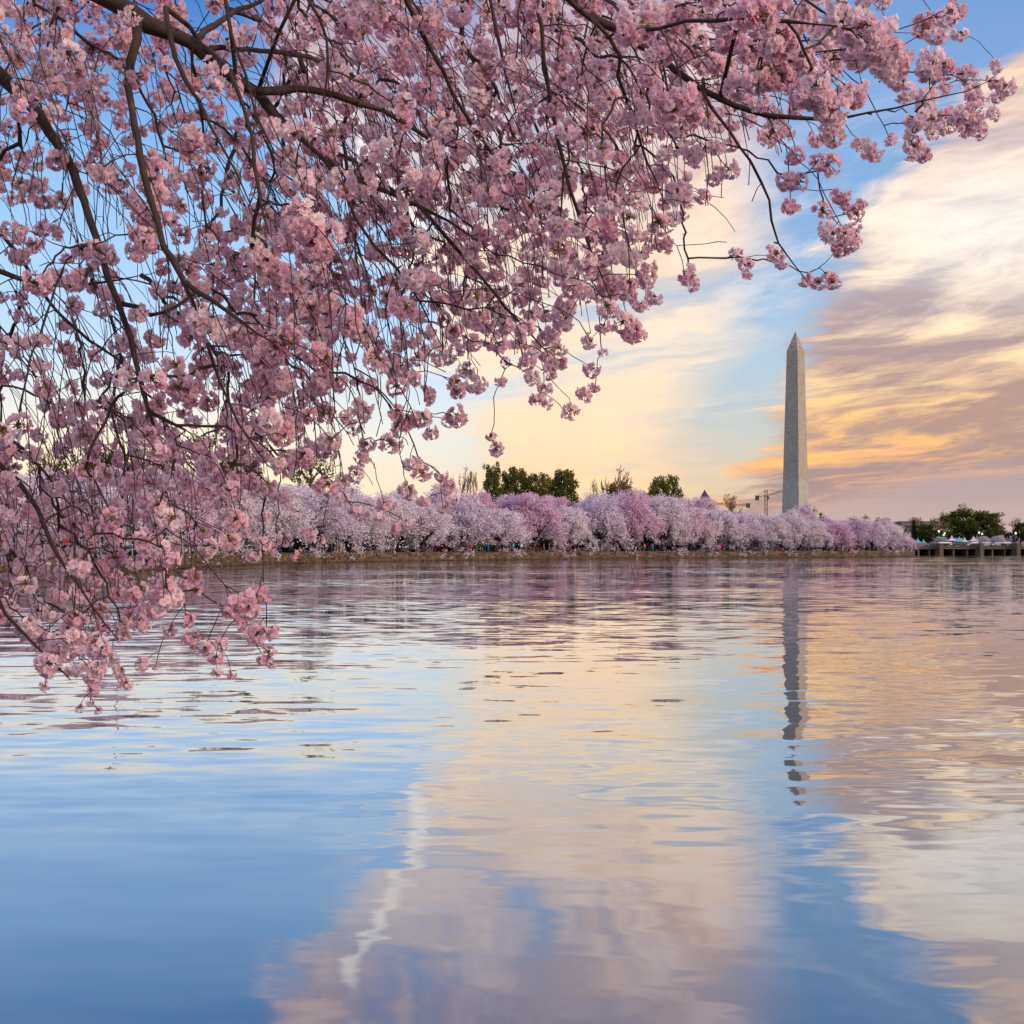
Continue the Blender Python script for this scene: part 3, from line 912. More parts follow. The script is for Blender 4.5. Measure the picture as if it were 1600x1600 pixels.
bare_tree(0, 90, 855, 695, 60, 280, 'bare yellowish tree behind the hanging blossom at far left')
bare_tree(1, 1315, 850, 806, 30, 560, 'low bare tree between the loose olive tree and the obelisk')

# dark understorey: low woods behind the cherries and beyond the bridge
def woods(name, pts, h, n, size, label, color):
    rng = np.random.default_rng(len(pts) * 7 + 1)
    seg = [(Vector(a), Vector(b)) for a, b in zip(pts[:-1], pts[1:])]
    ln = np.array([(b - a).length for a, b in seg]); pr = ln / ln.sum()
    k = rng.choice(len(seg), n, p=pr); t = rng.random(n)
    A = np.array([tuple(s[0]) for s in seg])[k]; B = np.array([tuple(s[1]) for s in seg])[k]
    XY = A + (B - A) * t[:, None] + rng.normal(size=(n, 2)) * 2.5
    hh = h * (0.62 + 0.38 * np.sin(XY[:, 0] * 0.22) * np.sin(XY[:, 0] * 0.071 + XY[:, 1] * 0.13))
    Zz = GZ + hh * rng.random(n) ** 0.7
    V, Fc = scatter_quads(np.column_stack([XY, Zz]), size, rng)
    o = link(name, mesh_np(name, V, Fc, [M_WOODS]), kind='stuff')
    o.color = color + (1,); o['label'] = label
    return o
lineA = [(gx(px, shore_D(px) + 34), shore_D(px) + 34) for px in (-260, -100, 0, 100, 200, 300, 430, 560, 740, 870, 1000, 1200, 1370)]
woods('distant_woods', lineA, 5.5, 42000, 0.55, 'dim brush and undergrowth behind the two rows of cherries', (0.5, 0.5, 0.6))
lineB = [(gx(px, 610), 610) for px in (1360, 1450, 1550, 1700)]
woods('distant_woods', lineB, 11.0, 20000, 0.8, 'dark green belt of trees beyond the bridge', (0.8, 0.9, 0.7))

# hill under the obelisk
hill = MB().lathe([(420, 0.0), (300, 2.5), (190, 8.0), (110, 12.0), (40, 13.0), (6, 13.1)], (gx(1243, 1200), 1200, GZ - 0.5), 40)
link('hill', hill.mesh('hill', M_GROUND, True), kind='structure')

# ------------------------------------------------------------------ obelisk
OD = 1200.0
ob = thing('obelisk', 'tall pale stone obelisk with pointed top rising over the far cherries', 'monument', (gx(1243, OD), OD, CH + (HZ - 834) / F * OD), radians(-42.6))
w0, w1, hs, ht = 8.4, 5.25, 152.4, 168.9
n_sec = 8
shaft = MB()
vs = []; fs = []
for i in range(n_sec + 1):
    t = i / n_sec; w_ = w0 + (w1 - w0) * t; z = hs * t
    vs += [(-w_, -w_, z), (w_, -w_, z), (w_, w_, z), (-w_, w_, z)]
for i in range(n_sec):
    for k in range(4):
        k2 = (k + 1) % 4
        fs.append((i * 4 + k, i * 4 + k2, (i + 1) * 4 + k2, (i + 1) * 4 + k))
shaft.add(vs, fs).build('shaft', M_MARBLE, ob)
py = MB().add([(-w1, -w1, hs), (w1, -w1, hs), (w1, w1, hs), (-w1, w1, hs), (0, 0, ht)], [(0, 1, 4), (1, 2, 4), (2, 3, 4), (3, 0, 4)])
pyr = py.build('pointed_top', M_MARBLE, ob)
for face in range(4):
    for sgn_ in (-1, 1):
        zz = hs + 2.6; inset = w1 * (1 - 2.6 / (ht - hs)) + 0.03
        a = face * pi / 2
        lx, ly = sgn_ * 1.1, -inset
        wmb = MB().box((lx * cos(a) - ly * sin(a), lx * sin(a) + ly * cos(a), zz), (0.9, 0.35, 0.6), 0, a)
        wmb.build('window_slot', M_STEELDARK, pyr)
inset = w1 * (1 - 7.5 / (ht - hs))
MB().lathe([(0.25, -.3), (0.3, 0), (0.2, .3)], (0, -inset - .1, hs + 7.5), 6).build('warning_light', M_REDLIGHT, pyr)
pl = MB().box((0, 0, 0.2), (24, 24, 0.4)).build('plinth', M_MARBLE, ob)

# ------------------------------------------------------------------ castle tower, cranes, buildings
cd = 1500.0; s = F / cd
ct = thing('castle_tower', 'dark castle tower with steep pointed slate roof above the cherries', 'tower', (gx(1101, cd), cd, GZ))
zr = CH + (HZ - 779) / s - GZ; zt = CH + (HZ - 765) / s - GZ
tw = MB().box((0, 0, zr / 2), (9.2, 9.2, zr)); tw.box((0, 0, zr - 0.6), (10.2, 10.2, 1.2)); tw.build('wall', M_SANDST, ct)
MB().add([(-5, -5, zr), (5, -5, zr), (5, 5, zr), (-5, 5, zr), (0.0, 0, zt)], [(0, 1, 4), (1, 2, 4), (2, 3, 4), (3, 0, 4)]).build('roof', M_SLATE, ct)
for x in (-4.7, 4.7):
    MB().lathe([(0.6, 0), (0.6, 1.6), (0.05, 3.2)], (x, -4.7, zr - 0.3), 6).build('turret', M_SANDST, ct)
for x in (-2.2, 2.2):
    MB().box((x, -4.62, zr - 4.0), (1.2, 0.2, 3.0)).build('window', M_WIN, ct)

def lattice(mb, a, b, w, n, r=0.1):
    a, b = Vector(a), Vector(b); d = (b - a).normalized()
    ref = Vector((0, 1, 0)) if abs(d.y) < 0.9 else Vector((1, 0, 0))
    u = d.cross(ref).normalized() * w / 2; v2 = d.cross(u).normalized() * w / 2
    cs = [u + v2, u - v2, -u - v2, -u + v2]
    for c in cs:
        mb.tube([a + c, b + c], r, 4)
    for i in range(n):
        p, q = a.lerp(b, i / n), a.lerp(b, (i + 1) / n)
        for k in range(4):
            mb.tube([p + cs[k], q + cs[(k + 1) % 4]], r * .7, 3, cap=False)

def crane(px, D, y_base, y_top, y_jib, jib_l, jib_r, y_jl, y_jr, cw_px, label):
    s = F / D
    c = thing('tower_crane', label, 'crane', (gx(px, D), D, CH + (HZ - y_base) / s), 0, 'tower cranes on the skyline')
    Z_ = lambda y: (y_base - y) / s
    Xp = lambda p: (p - px) / s
    m = MB(); lattice(m, (0, 0, 0), (0, 0, Z_(y_top)), 2.2, 12, .22); m.build('mast', M_CRANE, c)
    j = MB(); lattice(j, (Xp(jib_l), 0, Z_(y_jl)), (0, 0, Z_(y_jib)), 1.6, 8, .2); lattice(j, (0, 0, Z_(y_jib)), (Xp(jib_r), 0, Z_(y_jr)), 1.6, 12, .2); j.build('jib', M_CRANE, c)
    MB().tube([(Xp(jib_l), 0, Z_(y_jl)), (0, 0, Z_(y_top)), (Xp(jib_r) * .8, 0, Z_(y_jib) + (Z_(y_jr) - Z_(y_jib)) * .8)], 0.14, 4).build('stay_cable', M_CRANE, c)
    MB().box((Xp(cw_px), 0, Z_(y_jl) - 0.6), (3.4, 2.4, 4.4)).build('counterweight', M_WEIGHT, c)
    MB().box((1.6, -1.0, Z_(y_jib) - 1.8), (2.0, 2.0, 2.4)).build('cab', M_WEIGHT, c)
crane(1197, 1350, 850, 765, 775, 1181, 1224, 777, 767, 1183, 'taller tower crane beside the obelisk with its jib reaching behind it')
crane(1144, 1400, 850, 778, 789, 1170, 1118, 789, 787, 1169, 'shorter tower crane left of the bare tree with dark counterweight')

def building(name, px0, px1, y_roof, D, depth, mat, label, cat='building', floors=3, cols=8, roof='flat'):
    s = F / D
    x0, x1 = gx(px0, D), gx(px1, D); W = x1 - x0; H = CH + (HZ - y_roof) / s - GZ
    b = thing(name, label, cat, ((x0 + x1) / 2, D, GZ))
    MB().box((0, depth / 2, H / 2), (W, depth, H)).build('wall', mat, b)
    if roof == 'flat':
        MB().box((0, depth / 2, H + 0.35), (W + 1.2, depth + 1.2, 0.7)).build('cornice', mat, b)
    else:
        g_ = W * 0.30
        MB().add([(-W / 2 - .5, -.5, H), (W / 2 + .5, -.5, H), (0, -.5, H + g_), (-W / 2 - .5, depth, H), (W / 2 + .5, depth, H), (0, depth, H + g_)],
                 [(0, 1, 2), (5, 4, 3), (0, 2, 5, 3), (1, 4, 5, 2), (0, 3, 4, 1)]).build('roof', M_SLATE, b)
    wm = MB().box((0, 0, 0), (1, .2, 1)).mesh('window', M_WIN)
    for f in range(floors):
        for c in range(cols):
            o = link('window', wm, b, (-W / 2 + (c + .5) * W / cols, -0.03, H * (f + .6) / (floors + .3)))
            o.scale = (W / cols * .45, 1, H / floors * .5)
    return b, W, H
building('office_building', 1409, 1479, 816, 900, 30, M_LIMEST, 'long flat-roofed grey building behind the trees beyond the bridge', floors=4, cols=18)
b_, W_, H_ = building('gabled_hall', 1556, 1571, 826, 800, 30, M_PALEST, 'pale gabled hall with arched window right of the great elm', floors=1, cols=2, roof='gable')
aw = MB(); ang = [pi * k / 10 for k in range(11)]
aw.add([(1.2 * cos(a), -0.66, H_ - 1.4 + 1.2 * sin(a)) for a in ang] + [(-1.2, -0.66, H_ - 3.2), (1.2, -0.66, H_ - 3.2)], [tuple(range(13))])
aw.box((0, -0.55, H_ - 2.6), (2.9, .18, 4.4)); aw.build('arched_window', M_WIN, b_)
building('low_pavilion', 1136, 1156, 801, 1300, 20, M_LIMEST, 'low blue-grey roof block between the shorter crane and the blossom', floors=1, cols=4)

# ------------------------------------------------------------------ bridge
BD = 455.0; bs = F / BD
br = thing('road_bridge', 'low stone and concrete road bridge with granite piers at the right shore', 'bridge', (gx(1418, BD), BD, 0))
bx = lambda px: (px - 1418) / bs
bl = bx(1760)
zd = 2.75
MB().box((bl / 2, 8, zd - 0.1), (bl, 16.4, 0.2)).build('deck', M_ASPHALT, br)
MB().box((bl / 2, 0.0, zd - 0.52), (bl, 0.5, 0.62)).build('girder', M_CONC, br)
MB().box((bl / 2, -0.22, zd - 0.08), (bl, 0.5, 0.16)).build('ledge', M_CONC, br)
MB().box((bl / 2, 16.2, zd - 0.52), (bl, 0.5, 0.62)).build('girder', M_CONC, br)
for px in (1468, 1531, 1588, 1652, 1716):
    p_ = MB().box((bx(px), 7.0, (zd + 0.75) / 2 - 0.2), (1.15, 18.6, zd + 1.15)); p_.box((bx(px), 7.0, zd + .9), (1.4, 18.9, 0.26)); p_.box((bx(px), 8, .9), (2.4, 15.6, 2.8))
    p_.build('pier', M_GRANITE, br)
piers = [1418, 1468, 1531, 1588, 1652, 1716]
for a, b in zip(piers[:-1], piers[1:]):
    for t in (0.36, 0.7):
        px = a + (b - a) * t
        MB().box((bx(px), 8, 0.75), (0.42, 15.4, 2.9)).build('column', M_CONC, br)
    rl = MB()
    x0, x1 = bx(a) + 1.2, bx(b) - 1.2
    for z in (zd + 0.95, zd + 0.15):
        rl.box(((x0 + x1) / 2, -0.1, z), (x1 - x0, 0.12, 0.1))
    n = int((x1 - x0) / 0.45)
    for k in range(n + 1):
        rl.box((x0 + (x1 - x0) * k / n, -0.1, zd + 0.55), (0.09, 0.09, 0.72))
    rl.build('railing', M_RAIL, br)
MB().box((-2.0, 8, 1.6), (4.6, 17, 3.2)).build('abutment', M_GRANITE, br)
MB().box((bl / 2, 13.8, 0.9), (bl, 0.6, 2.2)).build('opening_backdrop', M_WALL, br)  # backdrop added under the deck to keep the openings between piers dark

def lamp(px, D, base_z, top_y, label, light=M_BULB, group='street lamps on the bridge'):
    s = F / D; zt = CH + (HZ - top_y) / s - base_z
    l = thing('street_lamp', label, 'lamp', (gx(px, D), D, base_z), 0, group)
    MB().lathe([(0.22, 0), (0.22, .3), (.10, .5), (.08, zt - .7), (.16, zt - .6)], sides=8).build('post', M_LAMPGREEN, l)
    MB().lathe([(0.12, zt - .6), (.30, zt - .35), (.30, zt - .1), (.10, zt + .12)], sides=8).build('lamp_globe', light, l)
for px, ty, lt, lab in [(1467, 829, M_BULB, 'green street lamp over the first granite pier of the bridge'), (1476, 832, M_BULB, 'green street lamp just right of the first pier lamp'),
                        (1530, 831, M_BULB, 'green street lamp over the second granite pier of the bridge'), (1587, 832, M_BULB, 'green street lamp over the third granite pier of the bridge')]:
    lamp(px, BD + (3 if px != 1476 else 14), zd, ty, lab, lt)
def signal(px, ty, lab, mat):
    l = thing('traffic_light', lab, 'traffic light', (gx(px, BD + 13), BD + 13, zd), 0, 'traffic lights on the bridge road')
    s = F / (BD + 13); zt = CH + (HZ - ty) / s - zd
    MB().lathe([(.07, 0), (.06, zt)], sides=6).build('post', M_RAIL, l)
    MB().box((0, -0.1, zt - .3), (.5, .4, 1.3)).build('housing', M_LAMPGREEN, l)
    MB().lathe([(.2, 0), (.28, .1), (.28, .4), (.2, .5)], (0, -.38, zt - .5), 8).build('lit_lens', mat, l)
signal(1534, 833, 'traffic light glowing green beside the second pier lamp', M_GREENLIGHT)
signal(1474, 835, 'traffic light glowing green near the first pier lamp', M_GREENLIGHT)
signal(1586.5, 832, 'traffic light glowing amber above the third pier', M_HEAD)
# tall shoebox lamp at far left
l = thing('street_lamp', 'tall street lamp with flat shoebox head seen through the blossom at left', 'lamp', (gx(182, 175), 175, GZ))
MB().lathe([(0.14, 0), (0.08, 15.6)], sides=8).build('post', M_RAIL, l)
MB().box((0.55, 0, 15.3), (1.1, 0.5, 0.28)).build('lamp_head', M_RAIL, l)

# tents
def tent(px, D, w, y_top, mat, label):
    s = F / D; W = w / s; zt = CH + (HZ - y_top) / s - GZ; ze = zt * .62
    t = thing('tent', label, 'tent', (gx(px, D), D, GZ), 0, 'festival tents beyond the bridge')
    h = W / 2
    MB().add([(-h, -h, ze), (h, -h, ze), (h, h, ze), (-h, h, ze), (-h * .3, -h * .3, ze + (zt - ze) * .4), (h * .3, -h * .3, ze + (zt - ze) * .4), (h * .3, h * .3, ze + (zt - ze) * .4), (-h * .3, h * .3, ze + (zt - ze) * .4), (0, 0, zt)],
             [(0, 1, 5, 4), (1, 2, 6, 5), (2, 3, 7, 6), (3, 0, 4, 7), (4, 5, 8), (5, 6, 8), (6, 7, 8), (7, 4, 8)]).build('canopy', mat, t)
    MB().box((0, h - .05, ze / 2), (W * .98, .05, ze * .96)).build('rear_curtain', mat, t)
    for x in (-h, h):
        for y in (-h, h):
            MB().box((x * .96, y * .96, ze / 2), (.12, .12, ze)).build('pole', M_PALERAIL, t)
for px, w, ty, m_, lab in [(1434, 10, 840, M_TENTBLUE, 'cyan tent left of the first lamp beyond the bridge'), (1443, 9, 842, M_TENTBLUE, 'small cyan tent next to the cyan one'),
                           (1487, 14, 836, M_TENT, 'white peaked tent left of the elm trunk'), (1499, 12, 838, M_TENTBLUE, 'cyan tent immediately left of the elm trunk'),
                           (1507, 12, 839, M_TENT, 'white tent half behind the elm trunk'), (1521, 14, 837, M_TENT, 'white peaked tent right of the elm trunk')]:
    tent(px, 540, w, ty, m_, lab)

# cars
def car_mesh(paint):
    body = MB()
    prof = [(-2.2, .35), (-2.25, .75), (-2.1, .95), (-1.35, 1.02), (-0.75, 1.42), (0.75, 1.45), (1.5, 1.0), (2.15, .88), (2.25, .6), (2.2, .35)]
    n = len(prof)
    for sy in (1,):
        vs = []
        for y, k in ((-.88, 1), (.88, 1)):
            for x, z in prof:
                inset_ = 0.18 if z > 1.1 else 0
                vs.append((x, y - math.copysign(inset_, y), z))
        fs = [tuple(range(n)), tuple(range(2 * n - 1, n - 1, -1))] + [(i, n + i, n + (i + 1) % n, (i + 1) % n) for i in range(n)]
        body.add(vs, fs)
    return body
def car(px, D, z, paint_name, paint, label, rz=0.0, lit=True):
    c = thing('car', label, 'car', (gx(px, D), D, z), rz, 'cars beyond the basin')
    m = MATS.get(paint_name) or simple(paint_name, paint, 0.3, var=0.03)
    car_mesh(m).build('body', m, c)
    gw = MB()
    for y in (-.735, .735):
        gw.add([(-1.2, y * 1.06, 1.06), (1.3, y * 1.06, 1.06), (.75, y, 1.36), (-.72, y, 1.34)], [(0, 1, 2, 3)])
    gw.build('side_window', M_CARGLASS, c)
    for x in (-1.4, 1.4):
        for y in (-.86, .86):
            MB().tube([(x, y - .1, .33), (x, y + .1, .33)], .33, 10).build('wheel', M_RUBBER, c)
    for y in (-.6, .6):
        MB().box((2.21, y, .68), (.08, .34, .18)).build('headlight', M_HEAD if lit else M_TENT, c)
        MB().box((-2.22, y, .72), (.08, .34, .18)).build('tail_light', M_REDLENS, c)
for px, nm, pc, lab in [(1440, 'grey_paint', (.25, .26, .28), 'grey car near the left end of the bridge'), (1472, 'white_paint', (.75, .75, .76), 'white car on the bridge beside the first pier'),
                        (1481, 'white_paint', 0, 'white car on the bridge, right of the one by the first pier'), (1497, 'dark_paint', (.04, .05, .08), 'dark car on the bridge between first and second pier'),
                        (1523, 'white_paint', 0, 'white car on the bridge just left of the second pier'), (1541, 'silver_paint', (.5, .5, .52), 'silver car on the bridge right of the second pier'),
                        (1561, 'silver_paint', 0, 'silver car on the bridge midway between second and third pier'), (1573, 'white_paint', 0, 'white car on the bridge left of the third pier')]:
    car(px, BD + 5 + (px % 3), zd, nm, pc, lab, pi)
for px, nm, pc, lab in [(142, 'white_paint', (.75,.75,.76), 'white car parked behind the people at far left'), (178, 'blue_paint', (.05, .12, .35), 'blue car parked behind the people at far left'),
                        (270, 'red_paint', (.45, .03, .03), 'red car parked behind the hanging blossom'), (688, 'red_paint', 0, 'red car parked under the cherries behind the drooping white tree'),
                        (829, 'red_paint', 0, 'red car parked under the cherries below the lilac-pink tree'), (947, 'silver_paint', 0, 'silver car parked under the cherries in the middle of the shore')]:
    D = shore_D(px) + 23
    car(px, D, GZ, nm, pc, lab, 0.1, False)

# pipe railing at the left shore
rl = thing('pipe_railing', 'pale pipe railing on top of the wall behind the hanging blossom', 'railing', (0, 0, 0))
rp = [SHORE[i] for i in range(3, 7)]
rails = MB()
ptsr = []
for a, b in zip(rp[:-1], rp[1:]):
    L = (b - a).length; n = int(L / 2.4)
    for k in range(n):
        ptsr.append(a.lerp(b, k / n))
ptsr = [Vector((p.x - 0.35, p.y + .15)) for p in ptsr]
post_me = MB().tube([(0, 0, 0), (0, 0, 1.05)], .035, 6).mesh('post', M_PALERAIL)
for p in ptsr:
    link('post', post_me, rl, (p.x, p.y, GZ))
for z in (GZ + .55, GZ + 1.02):
    MB().tube([(p.x, p.y, z) for p in ptsr], .03, 5).build('rail', M_PALERAIL, rl)

# ------------------------------------------------------------------ people
M_SKIN = simple('skin', (0.45, 0.28, 0.20), 0.6, var=0.08)
CLOTH = {}
CC = {'red': (.55, .03, .04), 'magenta': (.75, .04, .35), 'navy': (.02, .03, .09), 'blue': (.03, .16, .55), 'brown': (.13, .085, .05), 'white': (.75, .75, .78),
      'black': (.02, .02, .025), 'teal': (.02, .28, .30), 'green': (.04, .24, .08), 'lime': (.35, .75, .05), 'orange': (.85, .22, .03), 'yellow': (.75, .55, .06),
      'purple': (.22, .06, .30), 'pink': (.80, .30, .45), 'grey': (.20, .20, .22), 'crimson': (.38, .02, .06), 'cyan': (.05, .45, .62), 'khaki': (.28, .22, .13), 'jeans': (.05, .11, .28)}
def cloth(c):
    if c not in CLOTH:
        CLOTH[c] = simple(c + '_cloth', CC[c], 0.85, var=0.12)
    return CLOTH[c]
HAIR = [simple('dark_hair', (.03, .018, .012), .6), simple('fair_hair', (.30, .19, .09), .6)]

def person_mesh(pose):
    J = {'pelvis': (0, 0, .95), 'waist': (0, 0, 1.08), 'chest': (0, 0.01, 1.32), 'neck': (0, 0, 1.49), 'jaw': (0, -.01, 1.57), 'head': (0, 0, 1.66), 'crown': (0, .01, 1.74),
         'shL': (-.17, 0, 1.42), 'shR': (.17, 0, 1.42), 'elL': (-.23, .02, 1.16), 'elR': (.23, .02, 1.16), 'haL': (-.24, -.06, .92), 'haR': (.24, -.06, .92),
         'fiL': (-.24, -.09, .83), 'fiR': (.24, -.09, .83),
         'hipL': (-.09, 0, .90), 'hipR': (.09, 0, .90), 'knL': (-.10, -.01, .49), 'knR': (.10, -.01, .49), 'anL': (-.11, .02, .09), 'anR': (.11, .02, .09), 'toL': (-.12, -.17, .04), 'toR': (.12, -.17, .04)}
    if pose == 'walk':
        J.update({'knL': (-.10, -.16, .50), 'anL': (-.10, -.20, .10), 'toL': (-.10, -.38, .07), 'knR': (.10, .06, .49), 'anR': (.10, .30, .14), 'toR': (.11, .18, .04),
                  'elL': (-.23, .12, 1.18), 'haL': (-.22, .18, .95), 'fiL': (-.22, .17, .86), 'elR': (.23, -.08, 1.17), 'haR': (.22, -.24, 1.0), 'fiR': (.22, -.30, .94)})
    if pose == 'photo':
        J.update({'elL': (-.25, -.16, 1.28), 'haL': (-.09, -.34, 1.52), 'fiL': (-.05, -.36, 1.60), 'elR': (.25, -.16, 1.28), 'haR': (.09, -.34, 1.52), 'fiR': (.05, -.36, 1.60)})
    if pose == 'wave':
        J.update({'elR': (.33, -.05, 1.55), 'haR': (.36, -.08, 1.82), 'fiR': (.36, -.08, 1.92)})
    if pose == 'sit':
        for k in list(J):
            x, y, z = J[k]
            if k[:2] not in ('kn', 'an', 'to') : J[k] = (x, y, z - .83)
        J.update({'knL': (-.11, -.42, .12), 'knR': (.11, -.42, .12), 'anL': (-.11, -.46, -.32), 'anR': (.11, -.46, -.32), 'toL': (-.12, -.62, -.36), 'toR': (.12, -.62, -.36),
                  'haL': (-.16, -.28, .18), 'fiL': (-.14, -.36, .17), 'haR': (.16, -.28, .18), 'fiR': (.14, -.36, .17), 'elL': (-.24, -.05, .34), 'elR': (.24, -.05, .34)})
    if pose == 'ground':
        for k in list(J):
            x, y, z = J[k]
            if k[:2] not in ('kn', 'an', 'to') : J[k] = (x, y, z - .83)
        J.update({'knL': (-.13, -.34, .42), 'knR': (.13, -.34, .42), 'anL': (-.12, -.62, .08), 'anR': (.12, -.62, .08), 'toL': (-.13, -.80, .05), 'toR': (.13, -.80, .05),
                  'haL': (-.12, -.38, .40), 'fiL': (-.08, -.42, .38), 'haR': (.12, -.38, .40), 'fiR': (.08, -.42, .38), 'elL': (-.23, -.14, .36), 'elR': (.23, -.14, .36)})
    names = list(J)
    R_ = {'pelvis': .145, 'waist': .135, 'chest': .16, 'neck': .055, 'jaw': .075, 'head': .095, 'crown': .075, 'sh': .075, 'el': .05, 'ha': .036, 'fi': .028, 'hip': .10, 'kn': .065, 'an': .045, 'to': .04}
    edges = [('pelvis', 'waist'), ('waist', 'chest'), ('chest', 'neck'), ('neck', 'jaw'), ('jaw', 'head'), ('head', 'crown')]
    for sd in 'LR':
        edges += [('chest', 'sh' + sd), ('sh' + sd, 'el' + sd), ('el' + sd, 'ha' + sd), ('ha' + sd, 'fi' + sd), ('pelvis', 'hip' + sd), ('hip' + sd, 'kn' + sd), ('kn' + sd, 'an' + sd), ('an' + sd, 'to' + sd)]
    me = bpy.data.meshes.new('skeleton')
    me.from_pydata([J[n_] for n_ in names], [(names.index(a), names.index(b)) for a, b in edges], [])
    o = bpy.data.objects.new('skeleton', me); COL.objects.link(o)
    md = o.modifiers.new('skin', 'SKIN'); md.use_smooth_shade = True
    sv = me.skin_vertices[0].data
    for i, n_ in enumerate(names):
        r = R_.get(n_, R_.get(n_[:-1], .06)); sv[i].radius = (r, r * .75 if n_ in ('pelvis', 'waist', 'chest') else r)
        sv[i].use_root = (n_ == 'pelvis')
    ss = o.modifiers.new('sub', 'SUBSURF'); ss.levels = 1; ss.render_levels = 1
    dg = bpy.context.evaluated_depsgraph_get()
    out = bpy.data.meshes.new_from_object(o.evaluated_get(dg))
    bpy.data.objects.remove(o); bpy.data.meshes.remove(me)
    # slots: 0 top, 1 trousers, 2 skin, 3 hair, 4 shoes
    out.materials.clear()
    for m in (cloth('grey'), cloth('jeans'), M_SKIN, HAIR[0], cloth('black')):
        out.materials.append(m)
    P = {n_: Vector(J[n_]) for n_ in names}
    for p in out.polygons:
        c = p.center
        best, bn = 9, None
        for a, b in edges:
            A, B = P[a], P[b]; t = max(0, min(1, (c - A).dot(B - A) / max((B - A).length_squared, 1e-9)))
            d = (c - A.lerp(B, t)).length - .04 * (a in ('pelvis', 'waist'))
            if d < best: best, bn, bt = d, (a, b), t
        a, b = bn
        if a in ('neck', 'jaw', 'head'):
            hair = (c.y > P['head'].y + .0 and c.z > P['jaw'].z) or c.z > P['head'].z + .06
            p.material_index = 3 if hair and a != 'neck' else 2
        elif a.startswith('ha'): p.material_index = 2
        elif a.startswith('an'): p.material_index = 4
        elif a.startswith('hip') or a.startswith('kn'): p.material_index = 1
        elif a == 'pelvis' and (b.startswith('hip') or c.z < P['pelvis'].z): p.material_index = 1
        else: p.material_index = 0
    return out
PM = {k: person_mesh(k) for k in ('stand', 'walk', 'photo', 'wave', 'sit', 'ground')}
POSE_TXT = {'stand': 'standing person', 'walk': 'walking person', 'photo': 'person raising a camera', 'wave': 'person with one arm up', 'sit': 'person sitting'}
PLACE = [(100, 'at far left'), (200, 'left of the pipe railing'), (300, 'behind the pipe railing'), (450, 'below the first clear cherry'),
         (560, 'left of centre'), (650, 'between two drooping boughs'), (780, 'left of the lowest bough'), (845, 'right of the lowest bough'),
         (960, 'on the open lawn'), (1060, 'below the pointed green tree'), (1145, 'below the castle tower'),
         (1215, 'left of the obelisk'), (1280, 'just below the obelisk'), (1345, 'right of the obelisk'), (1500, 'near the bridge end of the wall')]
